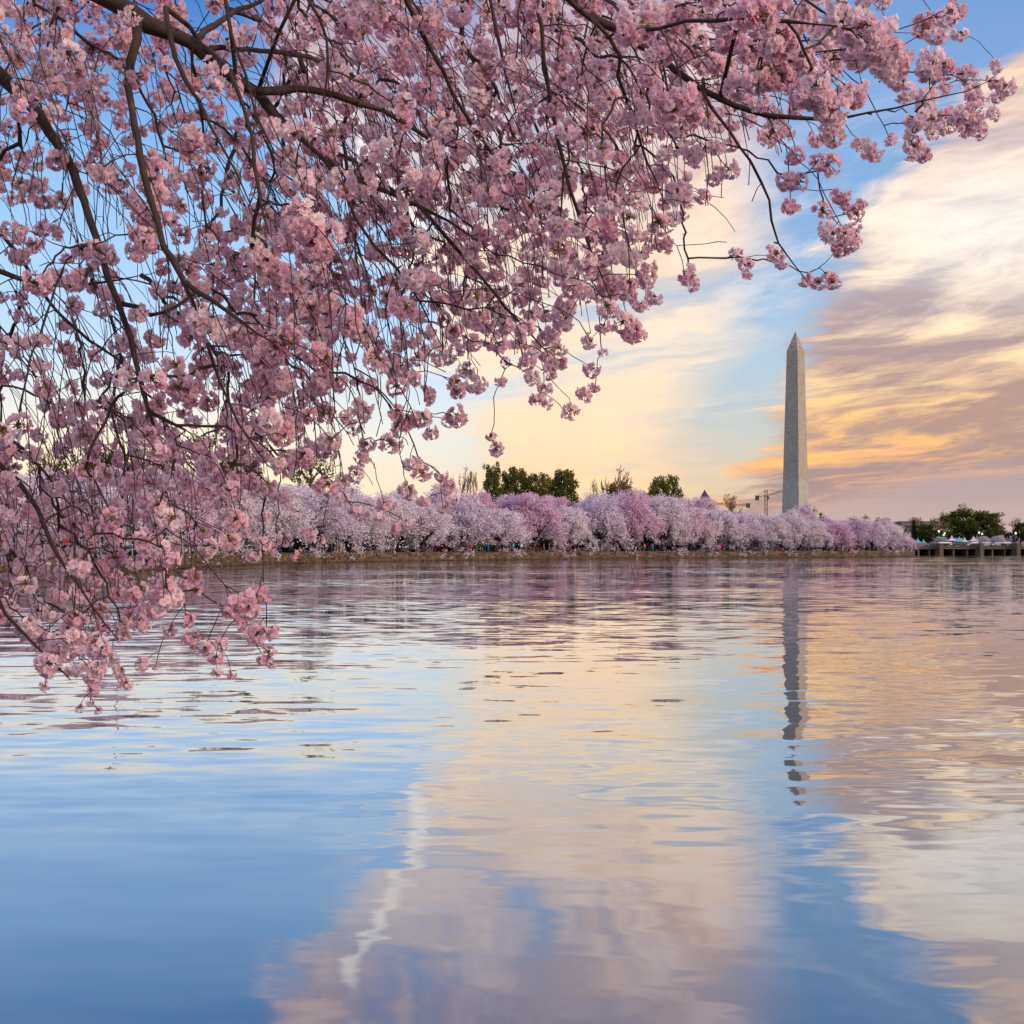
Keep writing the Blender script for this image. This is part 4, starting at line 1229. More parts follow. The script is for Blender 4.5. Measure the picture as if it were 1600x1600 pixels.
people = [(-20, 'navy', 'jeans', 'stand', 2), (10, 'grey', 'black', 'walk', 3), (25, 'blue', 'red', 'stand', 2), (39, 'red', 'black', 'walk', 4), (50, 'magenta', 'black', 'stand', 1.5), (68, 'navy', 'black', 'stand', 5), (84, 'grey', 'navy', 'walk', 6), (92, 'purple', 'jeans', 'stand', 4),
          (103, 'crimson', 'black', 'stand', 3), (109, 'red', 'navy', 'photo', 6), (116, 'navy', 'black', 'walk', 3), (119, 'lime', 'black', 'sit', 1), (124, 'blue', 'navy', 'stand', 4), (131, 'brown', 'khaki', 'stand', 1.2), (138, 'orange', 'navy', 'sit', 1.5),
          (150, 'black', 'jeans', 'stand', 4), (162, 'navy', 'jeans', 'stand', 1.5), (172, 'teal', 'black', 'walk', 5), (196, 'white', 'navy', 'stand', 4), (208, 'black', 'navy', 'stand', 3), (216, 'blue', 'black', 'photo', 2), (226, 'navy', 'black', 'stand', 4), (235, 'cyan', 'black', 'stand', 3), (241, 'orange', 'black', 'stand', 4), (255, 'black', 'jeans', 'walk', 3),
          (268, 'navy', 'navy', 'stand', 3), (279, 'grey', 'black', 'stand', 4), (303, 'navy', 'black', 'stand', 3), (337, 'red', 'black', 'stand', 2), (362, 'black', 'jeans', 'stand', 3), (415, 'black', 'blue', 'stand', 2), (430, 'yellow', 'black', 'sit', 2), (437, 'navy', 'jeans', 'sit', 2), (452, 'grey', 'navy', 'stand', 5),
          (485, 'black', 'blue', 'stand', 1.5), (503, 'brown', 'black', 'walk', 4), (509, 'white', 'jeans', 'stand', 2), (516, 'navy', 'black', 'stand', 2), (521, 'black', 'navy', 'stand', 2), (526, 'grey', 'khaki', 'walk', 3), (533, 'white', 'white', 'stand', 2), (537, 'khaki', 'white', 'stand', 3),
          (569, 'navy', 'black', 'stand', 4), (594, 'crimson', 'navy', 'stand', 2), (599, 'navy', 'jeans', 'stand', 2), (612, 'black', 'grey', 'stand', 3), (627, 'navy', 'navy', 'walk', 2), (729, 'black', 'navy', 'stand', 2), (735, 'crimson', 'crimson', 'stand', 2), (742, 'red', 'black', 'stand', 5),
          (748, 'green', 'black', 'stand', 4), (753, 'black', 'black', 'stand', 2), (757, 'brown', 'jeans', 'walk', 3), (763, 'blue', 'blue', 'stand', 2), (768, 'navy', 'black', 'stand', 3), (797, 'teal', 'khaki', 'stand', 5), (802, 'cyan', 'grey', 'stand', 5), (815, 'white', 'jeans', 'stand', 1.5), (820, 'teal', 'navy', 'stand', 4),
          (829, 'black', 'grey', 'sit', .8), (834, 'brown', 'blue', 'sit', 0.0), (850, 'grey', 'khaki', 'walk', 4), (858, 'brown', 'jeans', 'photo', 2), (871, 'navy', 'black', 'stand', 4), (876, 'lime', 'black', 'stand', 3), (899, 'pink', 'white', 'sit', 1.6), (904, 'magenta', 'blue', 'sit', 1.2), (922, 'pink', 'black', 'stand', 2),
          (929, 'blue', 'cyan', 'walk', 2), (961, 'black', 'grey', 'walk', 5), (1007, 'orange', 'brown', 'stand', 2), (1012, 'navy', 'navy', 'stand', 3), (1018, 'red', 'black', 'stand', 3), (1020, 'blue', 'blue', 'stand', 1.5), (1031, 'purple', 'navy', 'stand', 2), (1036, 'orange', 'black', 'stand', 4), (1039, 'blue', 'jeans', 'sit', 1.5),
          (1070, 'black', 'grey', 'stand', 4), (1084, 'grey', 'black', 'stand', 3), (1099, 'purple', 'black', 'stand', 2), (1110, 'white', 'blue', 'photo', 2), (1125, 'magenta', 'navy', 'stand', 1.5), (1129, 'crimson', 'black', 'stand', 3), (1134, 'green', 'black', 'stand', 4), (1140, 'teal', 'khaki', 'stand', 4), (1151, 'blue', 'navy', 'stand', 3),
          (1160, 'black', 'black', 'sit', 2), (1166, 'black', 'navy', 'sit', 2), (1178, 'navy', 'jeans', 'stand', 2), (1186, 'black', 'brown', 'stand', 3), (1199, 'grey', 'black', 'stand', 3), (1219, 'red', 'black', 'sit', 0.9), (1223, 'magenta', 'jeans', 'sit', 0.0), (1229, 'teal', 'black', 'stand', 2), (1240, 'white', 'black', 'stand', 5), (1246, 'pink', 'navy', 'stand', 4),
          (1262, 'green', 'black', 'stand', 4), (1287, 'navy', 'black', 'stand', 3), (1292, 'black', 'grey', 'stand', 2), (1297, 'blue', 'jeans', 'stand', 1.5), (1300, 'pink', 'black', 'stand', 3), (1304, 'white', 'navy', 'stand', 2), (1308, 'grey', 'black', 'walk', 3), (1312, 'pink', 'grey', 'walk', 2), (1317, 'khaki', 'white', 'walk', 2), (1322, 'cyan', 'black', 'stand', 4),
          (1327, 'red', 'black', 'wave', 2), (1332, 'red', 'red', 'stand', 1.5), (1337, 'black', 'navy', 'stand', 2), (1342, 'navy', 'khaki', 'stand', 2), (1346, 'crimson', 'navy', 'stand', 3), (1350, 'white', 'grey', 'stand', 2), (1355, 'blue', 'black', 'walk', 3), (1362, 'black', 'blue', 'stand', 3), (1368, 'grey', 'navy', 'stand', 2), (1377, 'navy', 'blue', 'stand', 3),
          (1384, 'black', 'black', 'walk', 2), (1391, 'magenta', 'black', 'stand', 2), (1397, 'blue', 'navy', 'stand', 3)]
used = {}
for i, (px, top, bot, pose, back) in enumerate(people):
    place = next(t for lim, t in PLACE if px < lim)
    b = 'trousers' if bot != 'jeans' else ''
    txt = f"{POSE_TXT[pose]} in {top} top and {bot}{' ' + b if b else ''} {place}"
    if pose == 'sit' and back == 0:
        txt = f"person sitting on the wall edge, {top} top and {bot}{' ' + b if b else ''}, {place}"
    if txt in used: print('DUP LABEL', txt)
    used[txt] = 1
    if pose == 'sit' and back > 0: txt = txt.replace('person sitting', 'person seated on grass')
    D = shore_D(px) + back + (0.0 if pose == 'sit' and back == 0 else 0.5)
    o = link('person', PM['ground' if pose == 'sit' and back > 0 else pose], None, (gx(px, D), D, GZ + (0.0 if not (pose == 'sit' and back > 0) else 0.02)))
    face = rnd.choice([0, 0.4, -0.5, 1.6, -1.6, 3.0, 2.6]) if pose != 'sit' else rnd.uniform(-.4, .4)
    o.rotation_euler = (0, 0, face)
    sc = rnd.uniform(0.92, 1.05)
    if top in ('lime', 'orange') and px < 200: sc = .75
    o.scale = (sc, sc, sc)
    tag(o, txt, 'person', 'people under the far cherry trees')
    for k, m in enumerate((cloth(top), cloth(bot), M_SKIN, HAIR[rnd.random() < .3], cloth('black'))):
        sl = o.material_slots[k]; sl.link = 'OBJECT'; sl.material = m


# ------------------------------------------------------------------ the weeping cherry in the foreground
# blossom clusters: umbels of semi-double flowers on stalks, about 8.5 cm across, origin at the twig
def petal(V, Fc, Rd, origin, ax, up, side, L, W, cup, t0=0.0):
    """one notched petal: 4 triangles as 2 quads"""
    o = len(V)
    d1 = ax * cup
    V += [origin, origin + up * L * .5 + side * W * .5 + d1 * L * .32, origin + up * L * .98 + side * W * .26 + d1 * L * .62,
          origin + up * L * .86 + d1 * L * .52, origin + up * L * .98 - side * W * .26 + d1 * L * .62, origin + up * L * .5 - side * W * .5 + d1 * L * .32]
    Fc += [(o, o + 1, o + 2, o + 3), (o, o + 3, o + 4, o + 5)]
    Rd += [t0, .6, 1.0, .8, 1.0, .6]

def cluster_mesh(seed, n_fl, n_bud, spread, leaf=0):
    rg = random.Random(seed)
    V, Fc, Rd, Mi = [], [], [], []
    def tri_tube(a, b, r, mi):
        d = (b - a).normalized(); u = d.orthogonal().normalized(); w = d.cross(u)
        o = len(V)
        for p in (a, b):
            for k in range(3):
                t = 2 * pi * k / 3; V.append(p + (u * cos(t) + w * sin(t)) * r); Rd.append(0.5)
        for k in range(3):
            Fc.append((o + k, o + (k + 1) % 3, o + 3 + (k + 1) % 3, o + 3 + k)); Mi.append(mi)
    for i in range(n_fl + n_bud):
        # outward direction: mostly sideways and down, few upward
        zf = 0.38 - 1.34 * (i + .5) / (n_fl + n_bud) + rg.uniform(-.1, .1)
        zf = max(-1, min(.55, zf)); a = i * 2.399 + rg.uniform(-.35, .35)
        rr = sqrt(max(0, 1 - zf * zf))
        d = Vector((rr * cos(a), rr * sin(a), zf)).normalized()
        base = Vector((0, 0, rg.uniform(-.008, .004))) + Vector((rg.uniform(-.006, .006), rg.uniform(-.006, .006), 0))
        L = rg.uniform(.020, .030) * spread
        tip = base + d * L + Vector((0, 0, -.012 * rg.random()))
        tri_tube(base, tip, .0011, 2)
        bud = i >= n_fl
        ax = (d + Vector((rg.uniform(-.3, .3), rg.uniform(-.3, .3), rg.uniform(-.55, .05)))).normalized()
        tri_tube(tip, tip + ax * .006, .0018, 2)
        c = tip + ax * .006
        u = ax.orthogonal().normalized(); u = Matrix.Rotation(rg.uniform(0, 6.28), 3, ax) @ u
        if bud:
            o = len(V); r = .0042
            V.append(c); Rd.append(0)
            for k in range(5):
                w = Matrix.Rotation(2 * pi * k / 5, 3, ax) @ u
                V.append(c + ax * .006 + w * r); Rd.append(0)
            V.append(c + ax * .0135); Rd.append(0)
            for k in range(5):
                k2 = (k + 1) % 5
                Fc.append((o, o + 1 + k, o + 1 + k2, o + 1 + k2)); Mi.append(1)
                Fc.append((o + 6, o + 1 + k2, o + 1 + k, o + 1 + k)); Mi.append(1)
            continue
        cup = rg.uniform(.35, 1.0)
        n0 = len(Fc)
        for k in range(5):
            up = Matrix.Rotation(2 * pi * (k + rg.uniform(-.08, .08)) / 5, 3, ax) @ u
            petal(V, Fc, Rd, c, ax, up, ax.cross(up), rg.uniform(.0170, .0205), rg.uniform(.0170, .0200), cup)
        for k in range(4):
            up = Matrix.Rotation(2 * pi * (k + .5 + rg.uniform(-.2, .2)) / 4, 3, ax) @ u
            petal(V, Fc, Rd, c + ax * .002, ax, up, ax.cross(up), rg.uniform(.010, .0135), .012, cup + .55)
        Mi += [0] * (len(Fc) - n0)
        o = len(V)
        for k in range(4):
            up = Matrix.Rotation(2 * pi * k / 4, 3, ax) @ u
            V.append(c + ax * .0040 + up * .0024); Rd.append(0)
        Fc.append((o, o + 1, o + 2, o + 3)); Mi.append(3)
    for k in range(leaf):
        a = rg.uniform(0, 6.28); d = Vector((cos(a), sin(a), rg.uniform(.1, .9))).normalized(); s_ = d.orthogonal().normalized()
        o = len(V); L = rg.uniform(.018, .030)
        V += [Vector((0, 0, 0)), d * L * .5 + s_ * .004, d * L + Vector((0, 0, -.003)), d * L * .5 - s_ * .004]; Rd += [0] * 4
        Fc.append((o, o + 1, o + 2, o + 3)); Mi.append(4)
    # bract and spur
    for k in range(9):
        a = rg.uniform(0, 6.28); d = Vector((cos(a), sin(a), rg.uniform(-.4, .6))).normalized()
        tri_tube(Vector((0, 0, 0)), d * .013, .0026, 2)
    # triangles were given as quads with a doubled corner: build with from_pydata
    me = bpy.data.meshes.new('blossom_cluster')
    me.from_pydata([tuple(v_) for v_ in V], [], [tuple(dict.fromkeys(f)) for f in Fc])
    for m in (M_PETAL, M_BUD, M_STALK, M_EYE, M_LEAF): me.materials.append(m)
    me.polygons.foreach_set('material_index', Mi)
    at_ = me.attributes.new('radial', 'FLOAT', 'POINT'); at_.data.foreach_set('value', Rd)
    me.update()
    return me
VAR = [cluster_mesh(1, 15, 3, 1.0, 1), cluster_mesh(2, 18, 3, 1.08, 2), cluster_mesh(3, 12, 4, .95, 3), cluster_mesh(4, 22, 0, 1.15), cluster_mesh(5, 11, 3, .9),
       cluster_mesh(6, 15, 3, 1.05, 2), cluster_mesh(7, 9, 5, .85, 2), cluster_mesh(8, 20, 1, 1.1)]

# limbs traced in the photograph: (px, py, radius in px) with a distance along
LIMBS = [
    ([(-260, -420, 40), (-120, -230, 30), (0, -120, 22), (80, -60, 17), (150, -12, 15), (200, 18, 14), (232, 36, 13.5), (270, 52, 11), (300, 66, 10), (330, 95, 9.5), (370, 125, 9), (400, 146, 8.5), (430, 180, 8), (470, 215, 7.5),
      (500, 240, 7), (530, 265, 6.5), (570, 285, 5.5), (610, 302, 5), (655, 322, 4.5), (700, 346, 3.8), (735, 368, 3.2), (775, 398, 2.6)], 5.2, 5.4),
    ([(214, 38, 8), (212, 60, 7.5), (205, 95, 7), (201, 130, 6.5), (206, 165, 6), (212, 200, 5.5), (220, 240, 5.5), (232, 300, 5), (246, 350, 5), (255, 385, 5), (268, 402, 5), (288, 440, 4.5), (330, 470, 4.5), (360, 490, 4), (400, 520, 3.2)], 5.2, 4.4),
    ([(-230, -60, 18), (-110, 20, 13), (-10, 108, 10.5), (30, 145, 10), (60, 180, 8), (90, 225, 7.5), (112, 265, 7), (130, 312, 6.2), (142, 346, 6), (156, 388, 5.5), (170, 430, 5.2), (184, 468, 5.2), (195, 505, 5), (208, 550, 4.8),
      (218, 590, 4.5), (230, 636, 4.2), (241, 668, 3.5), (250, 715, 3), (258, 760, 2.4), (268, 800, 2)], 5.8, 5.4),
    ([(-200, 350, 5), (-10, 420, 4), (30, 435, 3.6), (70, 444, 3.2), (110, 447, 2.8), (170, 440, 2.2), (220, 430, 1.6)], 6.4, 6.6),
    ([(55, 440, 2.8), (75, 468, 2.6), (100, 498, 2.5), (140, 532, 2.3), (180, 558, 2), (208, 578, 1.6)], 6.4, 6.2),
    ([(-220, 590, 6), (-10, 715, 4.2), (25, 750, 3.8), (60, 795, 3.6), (80, 850, 3.4), (100, 885, 3.2), (122, 912, 3), (142, 945, 2.6), (165, 975, 2.2), (185, 1000, 1.7)], 5.6, 5.0),
    ([(-220, 800, 4), (-20, 905, 2.8), (10, 960, 2.6), (50, 1005, 2.4), (85, 1035, 2.2), (110, 1062, 1.8)], 5.4, 5.0),
    ([(-200, 560, 4), (-15, 665, 3), (35, 700, 2.6), (75, 745, 2.4), (110, 790, 2)], 6.2, 6.0),
    ([(400, 144, 7), (440, 139, 6.5), (490, 141, 6), (520, 149, 5.5), (555, 160, 5.2), (600, 172, 4.2), (640, 196, 3.8), (665, 214, 3.4), (695, 240, 3)], 5.2, 5.6),
    ([(305, 60, 5.5), (322, 48, 5), (345, 32, 4.5), (372, 16, 4), (405, 2, 3.5), (440, -20, 3)], 5.3, 5.8),
    ([(330, 74, 4.5), (365, 78, 4), (405, 79, 4), (445, 82, 3.8), (480, 90, 3.6), (530, 106, 3.4), (560, 124, 3), (580, 138, 2.5)], 5.3, 6.2),
    ([(187, 474, 4), (215, 480, 4), (235, 492, 3.4), (256, 488, 2.4)], 5.6, 5.5),
    ([(236, 646, 3.4), (262, 658, 2.8), (290, 672, 2)], 5.5, 5.3),
    ([(560, -60, 5), (630, -8, 4), (655, 42, 3.6), (672, 75, 3.4), (692, 108, 3.2), (708, 150, 3), (735, 190, 2.6), (765, 235, 2.2), (800, 300, 1.8)], 5.0, 5.4),
    ([(700, -80, 4), (765, -5, 3.2), (776, 50, 3), (786, 100, 2.8), (796, 140, 2.4), (806, 175, 2)], 5.6, 5.4),
    ([(700, -130, 7), (800, -60, 5), (885, -2, 3.8), (930, 35, 3.4), (952, 58, 3.2), (970, 90, 3), (966, 118, 3), (976, 150, 2.8), (990, 185, 2.6), (1002, 225, 2.6), (1012, 255, 2.4), (1024, 280, 2), (1036, 312, 1.8)], 4.8, 5.2),
    ([(500, -330, 22), (640, -220, 16), (760, -120, 12), (860, -30, 9), (935, 30, 7.5), (970, 47, 7), (1010, 76, 6), (1055, 110, 5.5), (1100, 142, 5), (1150, 166, 4.6), (1200, 180, 4.2), (1250, 184, 3.6), (1310, 186, 3), (1355, 176, 2.4), (1400, 168, 2.1),
      (1440, 158, 2), (1475, 150, 1.8), (1510, 143, 1.5), (1545, 127, 1.3), (1562, 112, 1.1)], 5.2, 4.9),
    ([(1180, -40, 3), (1255, -2, 2.2), (1290, 20, 2), (1325, 42, 1.6)], 4.6, 4.5),
    ([(790, -100, 4), (828, -30, 3.6), (846, 40, 3.4), (850, 95, 3.2), (858, 140, 3), (868, 200, 3), (880, 250, 3), (892, 300, 2.8), (905, 340, 2.6), (918, 380, 2.2), (940, 430, 1.8), (965, 500, 1.4)], 5.6, 5.8),
    ([(1096, 140, 2.8), (1112, 168, 2.6), (1140, 205, 2.3), (1172, 252, 2.1), (1190, 285, 2.1), (1202, 312, 2), (1206, 345, 1.8), (1216, 380, 1.5), (1240, 412, 1.3), (1262, 440, 1.1)], 5.0, 5.2),
    ([(470, 216, 4), (505, 248, 3.6), (535, 290, 3), (555, 340, 2.8), (585, 385, 2.4), (620, 420, 2.2), (655, 470, 1.8), (690, 540, 1.4)], 5.1, 4.9),
    ([(300, 60, 4), (328, 78, 4), (352, 102, 3.6), (366, 130, 3.4), (380, 170, 3.2), (395, 215, 3), (398, 260, 3), (405, 310, 2.8), (420, 365, 2.4)], 4.9, 4.5),
    ([(258, 10, 4), (266, 60, 4), (275, 90, 4), (290, 125, 3.6), (312, 160, 3.2), (328, 195, 2.6), (345, 225, 2.2), (370, 270, 1.8), (395, 330, 1.5)], 4.6, 4.3),
    ([(350, -20, 3), (358, 40, 2.6), (368, 75, 2.4), (384, 120, 2.2), (400, 180, 2), (430, 240, 1.8)], 4.4, 4.4),
    ([(470, -20, 3), (500, 30, 2.4), (510, 60, 2.2), (512, 110, 2), (505, 160, 1.8)], 5.0, 5.0),
    ([(655, 322, 3), (700, 372, 2.8), (740, 420, 2.6), (790, 480, 2.2), (850, 545, 1.7)], 5.5, 5.8),
    ([(268, 402, 3.4), (300, 470, 3), (325, 540, 2.8), (345, 600, 2.4), (372, 660, 2), (420, 730, 1.6)], 4.9, 4.8),
]
def limb_pts(lm):
    pts, d0, d1 = lm
    out = []; n = len(pts)
    for i, (px, py, r) in enumerate(pts):
        D = d0 + (d1 - d0) * i / (n - 1)
        out.append((at(px, py, D), r / F * D))
    return out

P_, R_n, par, flowlim = [], [], [], []
limb_objs = []
for lm in LIMBS:
    pr = limb_pts(lm)
    # densify
    dens = []
    for (a, ra), (b, rb_) in zip(pr[:-1], pr[1:]):
        n = max(1, int((b - a).length / 0.06))
        for k in range(n):
            t = k / n; dens.append((a.lerp(b, t), ra + (rb_ - ra) * t))
    dens.append(pr[-1])
    # knobbly
    rg = random.Random(len(P_))
    dens = [(p + Vector((rg.gauss(0, 1), rg.gauss(0, 1), rg.gauss(0, 1))) * min(r * .22, .003), r * rg.uniform(.92, 1.12)) for p, r in dens]
    nd_ = len(dens)
    dens = [(p, r * (1 if i < nd_ * .7 else 1 - .6 * (i - nd_ * .7) / (nd_ * .3))) for i, (p, r) in enumerate(dens)]
    limb_objs.append(dens)
    for p, r in dens:
        P_.append(tuple(p)); R_n.append(r)
nodes = np.array(P_)

# --- where the clusters hang: coverage grid of the photograph (100 px cells) and clusters set one by one
DENS = ["8 8 7 5 7 8 8 8 8 9 9 9 9 8 0 0",
        "7 8 6 6 7 8 9 9 8 8 8 9 8 2 0 0",
        "5 7 4 5 7 9 9 9 8 7 7 4 0 0 0 0",
        "6 2 5 6 8 8 9 9 9 9 7 1 0 0 0 0",
        "4 6 5 7 9 8 8 9 9 9 1 0 0 0 0 0",
        "6 5 5 7 8 6 7 8 6 0 0 0 0 0 0 0",
        "6 6 7 8 9 6 3 2 0 0 0 0 0 0 0 0",
        "9 9 9 8 7 4 0 0 0 0 0 0 0 0 0 0",
        "8 8 8 4 0 0 0 0 0 0 0 0 0 0 0 0",
        "9 9 7 1 0 0 0 0 0 0 0 0 0 0 0 0",
        "7 8 1 0 0 0 0 0 0 0 0 0 0 0 0 0"]
DENS = [[int(q) for q in r.split()] for r in DENS]
def density(px, py):
    x = min(max(px / 100 - .5, -1.5), 14.999); y = min(max(py / 100 - .5, -.5), 9.999)
    if py > 1095: return 0
    x = max(x, 0); y = max(y, 0)
    i, j = int(y), int(x); fy, fx = y - i, x - j
    g_ = lambda a, b: DENS[min(a, 10)][min(b, 15)]
    return (g_(i, j) * (1 - fx) + g_(i, j + 1) * fx) * (1 - fy) + (g_(i + 1, j) * (1 - fx) + g_(i + 1, j + 1) * fx) * fy
# lower outline of the mass
OUTL = [(-300, 1010), (0, 1020), (60, 1060), (150, 1075), (195, 1040), (230, 1000), (262, 960), (300, 930), (345, 900), (385, 870), (412, 850), (420, 820), (440, 790), (470, 800), (520, 800), (560, 790), (600, 770), (640, 735), (655, 700),
        (700, 640), (745, 630), (800, 600), (860, 575), (905, 595), (930, 560), (960, 520), (1005, 480), (1030, 440), (1060, 385), (1090, 375), (1130, 395), (1170, 385), (1190, 350), (1200, 300), (1260, 250), (1320, 190), (1400, 100), (1420, -400)]
def inside(px, py):
    if px > 1420: return False
    for (a, ya), (b, yb) in zip(OUTL[:-1], OUTL[1:]):
        if a <= px <= b:
            return py < ya + (yb - ya) * (px - a) / (b - a)
    return False

EDGE = """1485,25,44 1455,50,40 1500,55,26 1462,32,30 1350,55,60 1322,30,56 1375,75,56 1405,85,40 1340,85,46 1390,110,46 1460,105,46 1475,140,30 1400,118,36 1412,142,36 1515,120,32 1525,150,36 1560,105,22 1565,135,34 1558,152,26 1508,185,40
1520,200,34 1550,182,22 1530,208,26 1450,168,38 1445,192,44 1478,190,38 1428,226,38 1442,245,26 1456,214,28 1270,150,56 1300,165,56 1330,150,38 1245,100,48 1230,210,32 1240,245,30 1302,205,42 1276,222,28 1285,260,36 1345,225,32 1366,240,32 1390,220,24
1238,288,36 1235,325,30 1315,310,30 1340,332,34 1325,325,30 1285,335,32 1290,362,26 1310,370,38 1322,386,34 1334,364,26 1215,400,28 1222,415,20 1256,440,24 1278,444,26 1300,444,24 1290,430,18
1070,435,32 1085,447,24 1076,425,22 1165,415,28 1150,398,26 1170,430,20 1010,430,36 1022,468,32 1000,480,28 978,515,38 992,526,30 940,552,20 925,580,28 930,608,20 914,618,26 893,645,30 884,650,20 840,625,28 855,632,22 850,608,28 830,595,26 866,575,36
766,685,18 775,704,22 715,655,32 700,660,24 650,655,36 672,678,26 620,660,36 640,725,26 655,722,18 690,747,24 700,762,22 704,783,26 692,796,22 662,785,22 640,768,30 660,742,30 600,790,28 590,812,22 620,828,24 636,818,20 484,835,24 500,848,18
410,850,32 430,864,22 396,872,26 370,945,44 395,955,36 413,930,32 385,975,30 408,992,34 425,985,24 420,1022,22 265,988,24 290,972,24 300,1000,30 320,1018,30 337,1030,24 345,1010,22 340,1053,20 361,1057,18 412,1030,24 424,1041,18 124,1108,17 153,1113,16 141,1100,14
70,1075,18 225,1041,22 198,1070,22 190,1050,26 243,1044,13 145,1080,24 117,1050,30 140,1062,24 460,870,20 445,845,26 555,800,24 180,930,28 240,950,36 265,930,36 225,960,32 250,915,30 265,905,26 250,890,28 290,910,28 305,925,24
240,262,42 240,298,42 236,338,42 226,368,34 262,290,30 478,350,58 500,375,58 455,375,48 490,400,52 400,400,44 425,425,48 450,440,48 470,480,46 520,490,46 548,505,44 500,525,46 440,540,50 455,520,44 430,600,46 420,570,40 500,560,44 515,600,40 560,520,40
1180,20,64 1150,30,50 1205,10,44 1055,165,58 1035,182,48 1072,180,44 1085,150,40 1140,62,46 995,45,56 1070,20,40 1020,30,44 1045,50,40 1105,105,36 1140,120,40 1190,125,48 1210,120,44 1215,70,50 1230,90,46 1240,40,44 1260,20,44 1290,60,40
465,210,40 455,262,36 590,245,44 612,262,36 560,55,40 590,15,40 600,35,36 575,25,36 330,225,38 310,282,36 325,270,32 265,695,34 266,750,34 290,610,48 320,575,36 322,510,50 300,525,40 380,530,44 375,510,36 370,470,36 270,18,34 305,80,32 290,110,20 750,120,38 770,115,30 740,105,30"""
clusters = []   # px, py, D, scale
for tok in EDGE.split():
    x, y, s_ = (float(q) for q in tok.split(','))
    n = 1 if s_ < 34 else (2 if s_ < 46 else 3)
    for k in range(n):
        e = s_ if n == 1 else s_ * (.92 if n == 2 else .84)
        e = max(e, 12)
        D = min(max(191.0 / max(e, 24) , 3.0), 7.2)
        o_ = 0 if n == 1 else s_ * .26
        a = k * 2 * pi / n + x
        clusters.append((x + cos(a) * o_, y + sin(a) * o_ * .8, D, min(1.0, e * D / 191.0)))
rgc = random.Random(5)
tries = 0
occ = {}
for c in clusters: occ.setdefault((int(c[0] // 40), int(c[1] // 40)), []).append((c[0], c[1], 191 / c[2] * c[3]))
target = 1850
got = 0
while got < target and tries < 90000:
    tries += 1
    x = rgc.uniform(-210, 1425); y = rgc.uniform(-190, 1095)
    if not inside(x, y + 8): continue
    dn = density(x, y) / 9.0
    if x < 0 or y < 0: dn *= .7
    clump = 0.55 + 0.9 * (0.5 + 0.5 * sin(x * .031 + 2 * sin(y * .017)) * sin(y * .039 + 1.3 * sin(x * .021)))
    if rgc.random() > dn ** 2.5 * clump * 1.25: continue
    D = rgc.triangular(4.3, 8.2, 6.6)
    sz = 191 / D
    ok = True
    ci, cj = int(x // 40), int(y // 40)
    for a in (-1, 0, 1):
        for b in (-1, 0, 1):
            for (ox, oy, os_) in occ.get((ci + a, cj + b), ()):
                if (ox - x) ** 2 + (oy - y) ** 2 < (0.36 * (sz + os_) * (1.25 - .45 * dn)) ** 2:
                    ok = False; break
            if not ok: break
        if not ok: break
    if not ok and rgc.random() > .22: continue
    s_ = rgc.uniform(.78, 1.12)
    clusters.append((x, y, D, s_)); occ.setdefault((ci, cj), []).append((x, y, sz * s_)); got += 1
print('clusters', len(clusters), 'tries', tries)

# --- grow twigs so that every cluster hangs from wood
def flow(px, py):
    if px > 1100: return Vector((0.80, 0, -0.55 if py > 160 else -0.1)).normalized()
    t = min(max((px - 100) / 900, 0), 1)
    return Vector((0.30 + 0.25 * t, 0, -1.0)).normalized()
order = sorted(range(len(clusters)), key=lambda i: clusters[i][1] + clusters[i][0] * .35 + rgc.uniform(-120, 120))
cap_n = len(nodes) + len(clusters) * 16 + 24000
NP = np.zeros((cap_n, 3)); NP[:len(nodes)] = nodes; nn = len(nodes)
ND = np.full(cap_n, 0.0)           # extra cost: depth of order
parent = np.full(cap_n, -1, dtype=int)
islimb = np.zeros(cap_n, bool); islimb[:nn] = True
chains = []
def connect(T, fdir, bare=False):
    global nn
    V = np.array(T) - NP[:nn]
    V2 = V * np.array([1.0, .55, 1.0])
    dist = np.sqrt((V2 ** 2).sum(1)) + 1e-6
    cosv = (V @ np.array(fdir)) / (np.sqrt((V ** 2).sum(1)) + 1e-6)
    cost = dist * (1 + 1.15 * (1 - cosv)) + ND[:nn] + np.where(dist < .045, .35, 0)
    j = int(np.argmin(cost))
    A = Vector(NP[j]); B = Vector(T); d = B - A; L = d.length
    up = Vector((d.x * .62, d.y * .62, d.z * .30)) + Vector((0, 0, .05 * min(L, 1)))
    C = A + up
    n = max(3, int(L / .05)) if L < .6 else max(8, int(L / .07))
    n = min(n, 16)
    idx = [j]
    wob = min(.006, L * .02)
    pp = j
    for k in range(1, n + 1):
        t = k / n
        q = A * (1 - t) ** 2 + C * 2 * t * (1 - t) + B * t * t
        if k < n: q += Vector((rgc.gauss(0, wob), rgc.gauss(0, wob), rgc.gauss(0, wob)))
        NP[nn] = q; parent[nn] = pp; ND[nn] = ND[j] * .6 + .05 + .05 * (k == n); pp = nn; idx.append(nn); nn += 1
    chains.append((idx, bare))
for i in order:
    x, y, D, s_ = clusters[i]
    connect(at(x, y - 191 / D * .12 * s_, D), flow(x, y))
# bare hanging twigs
k = 0
while k < 520:
    x = rgc.uniform(-60, 1300); y = rgc.uniform(0, 1090)
    if not inside(x, y + 15): continue
    connect(at(x, y, rgc.uniform(4.6, 7.4)), flow(x, y), True); k += 1
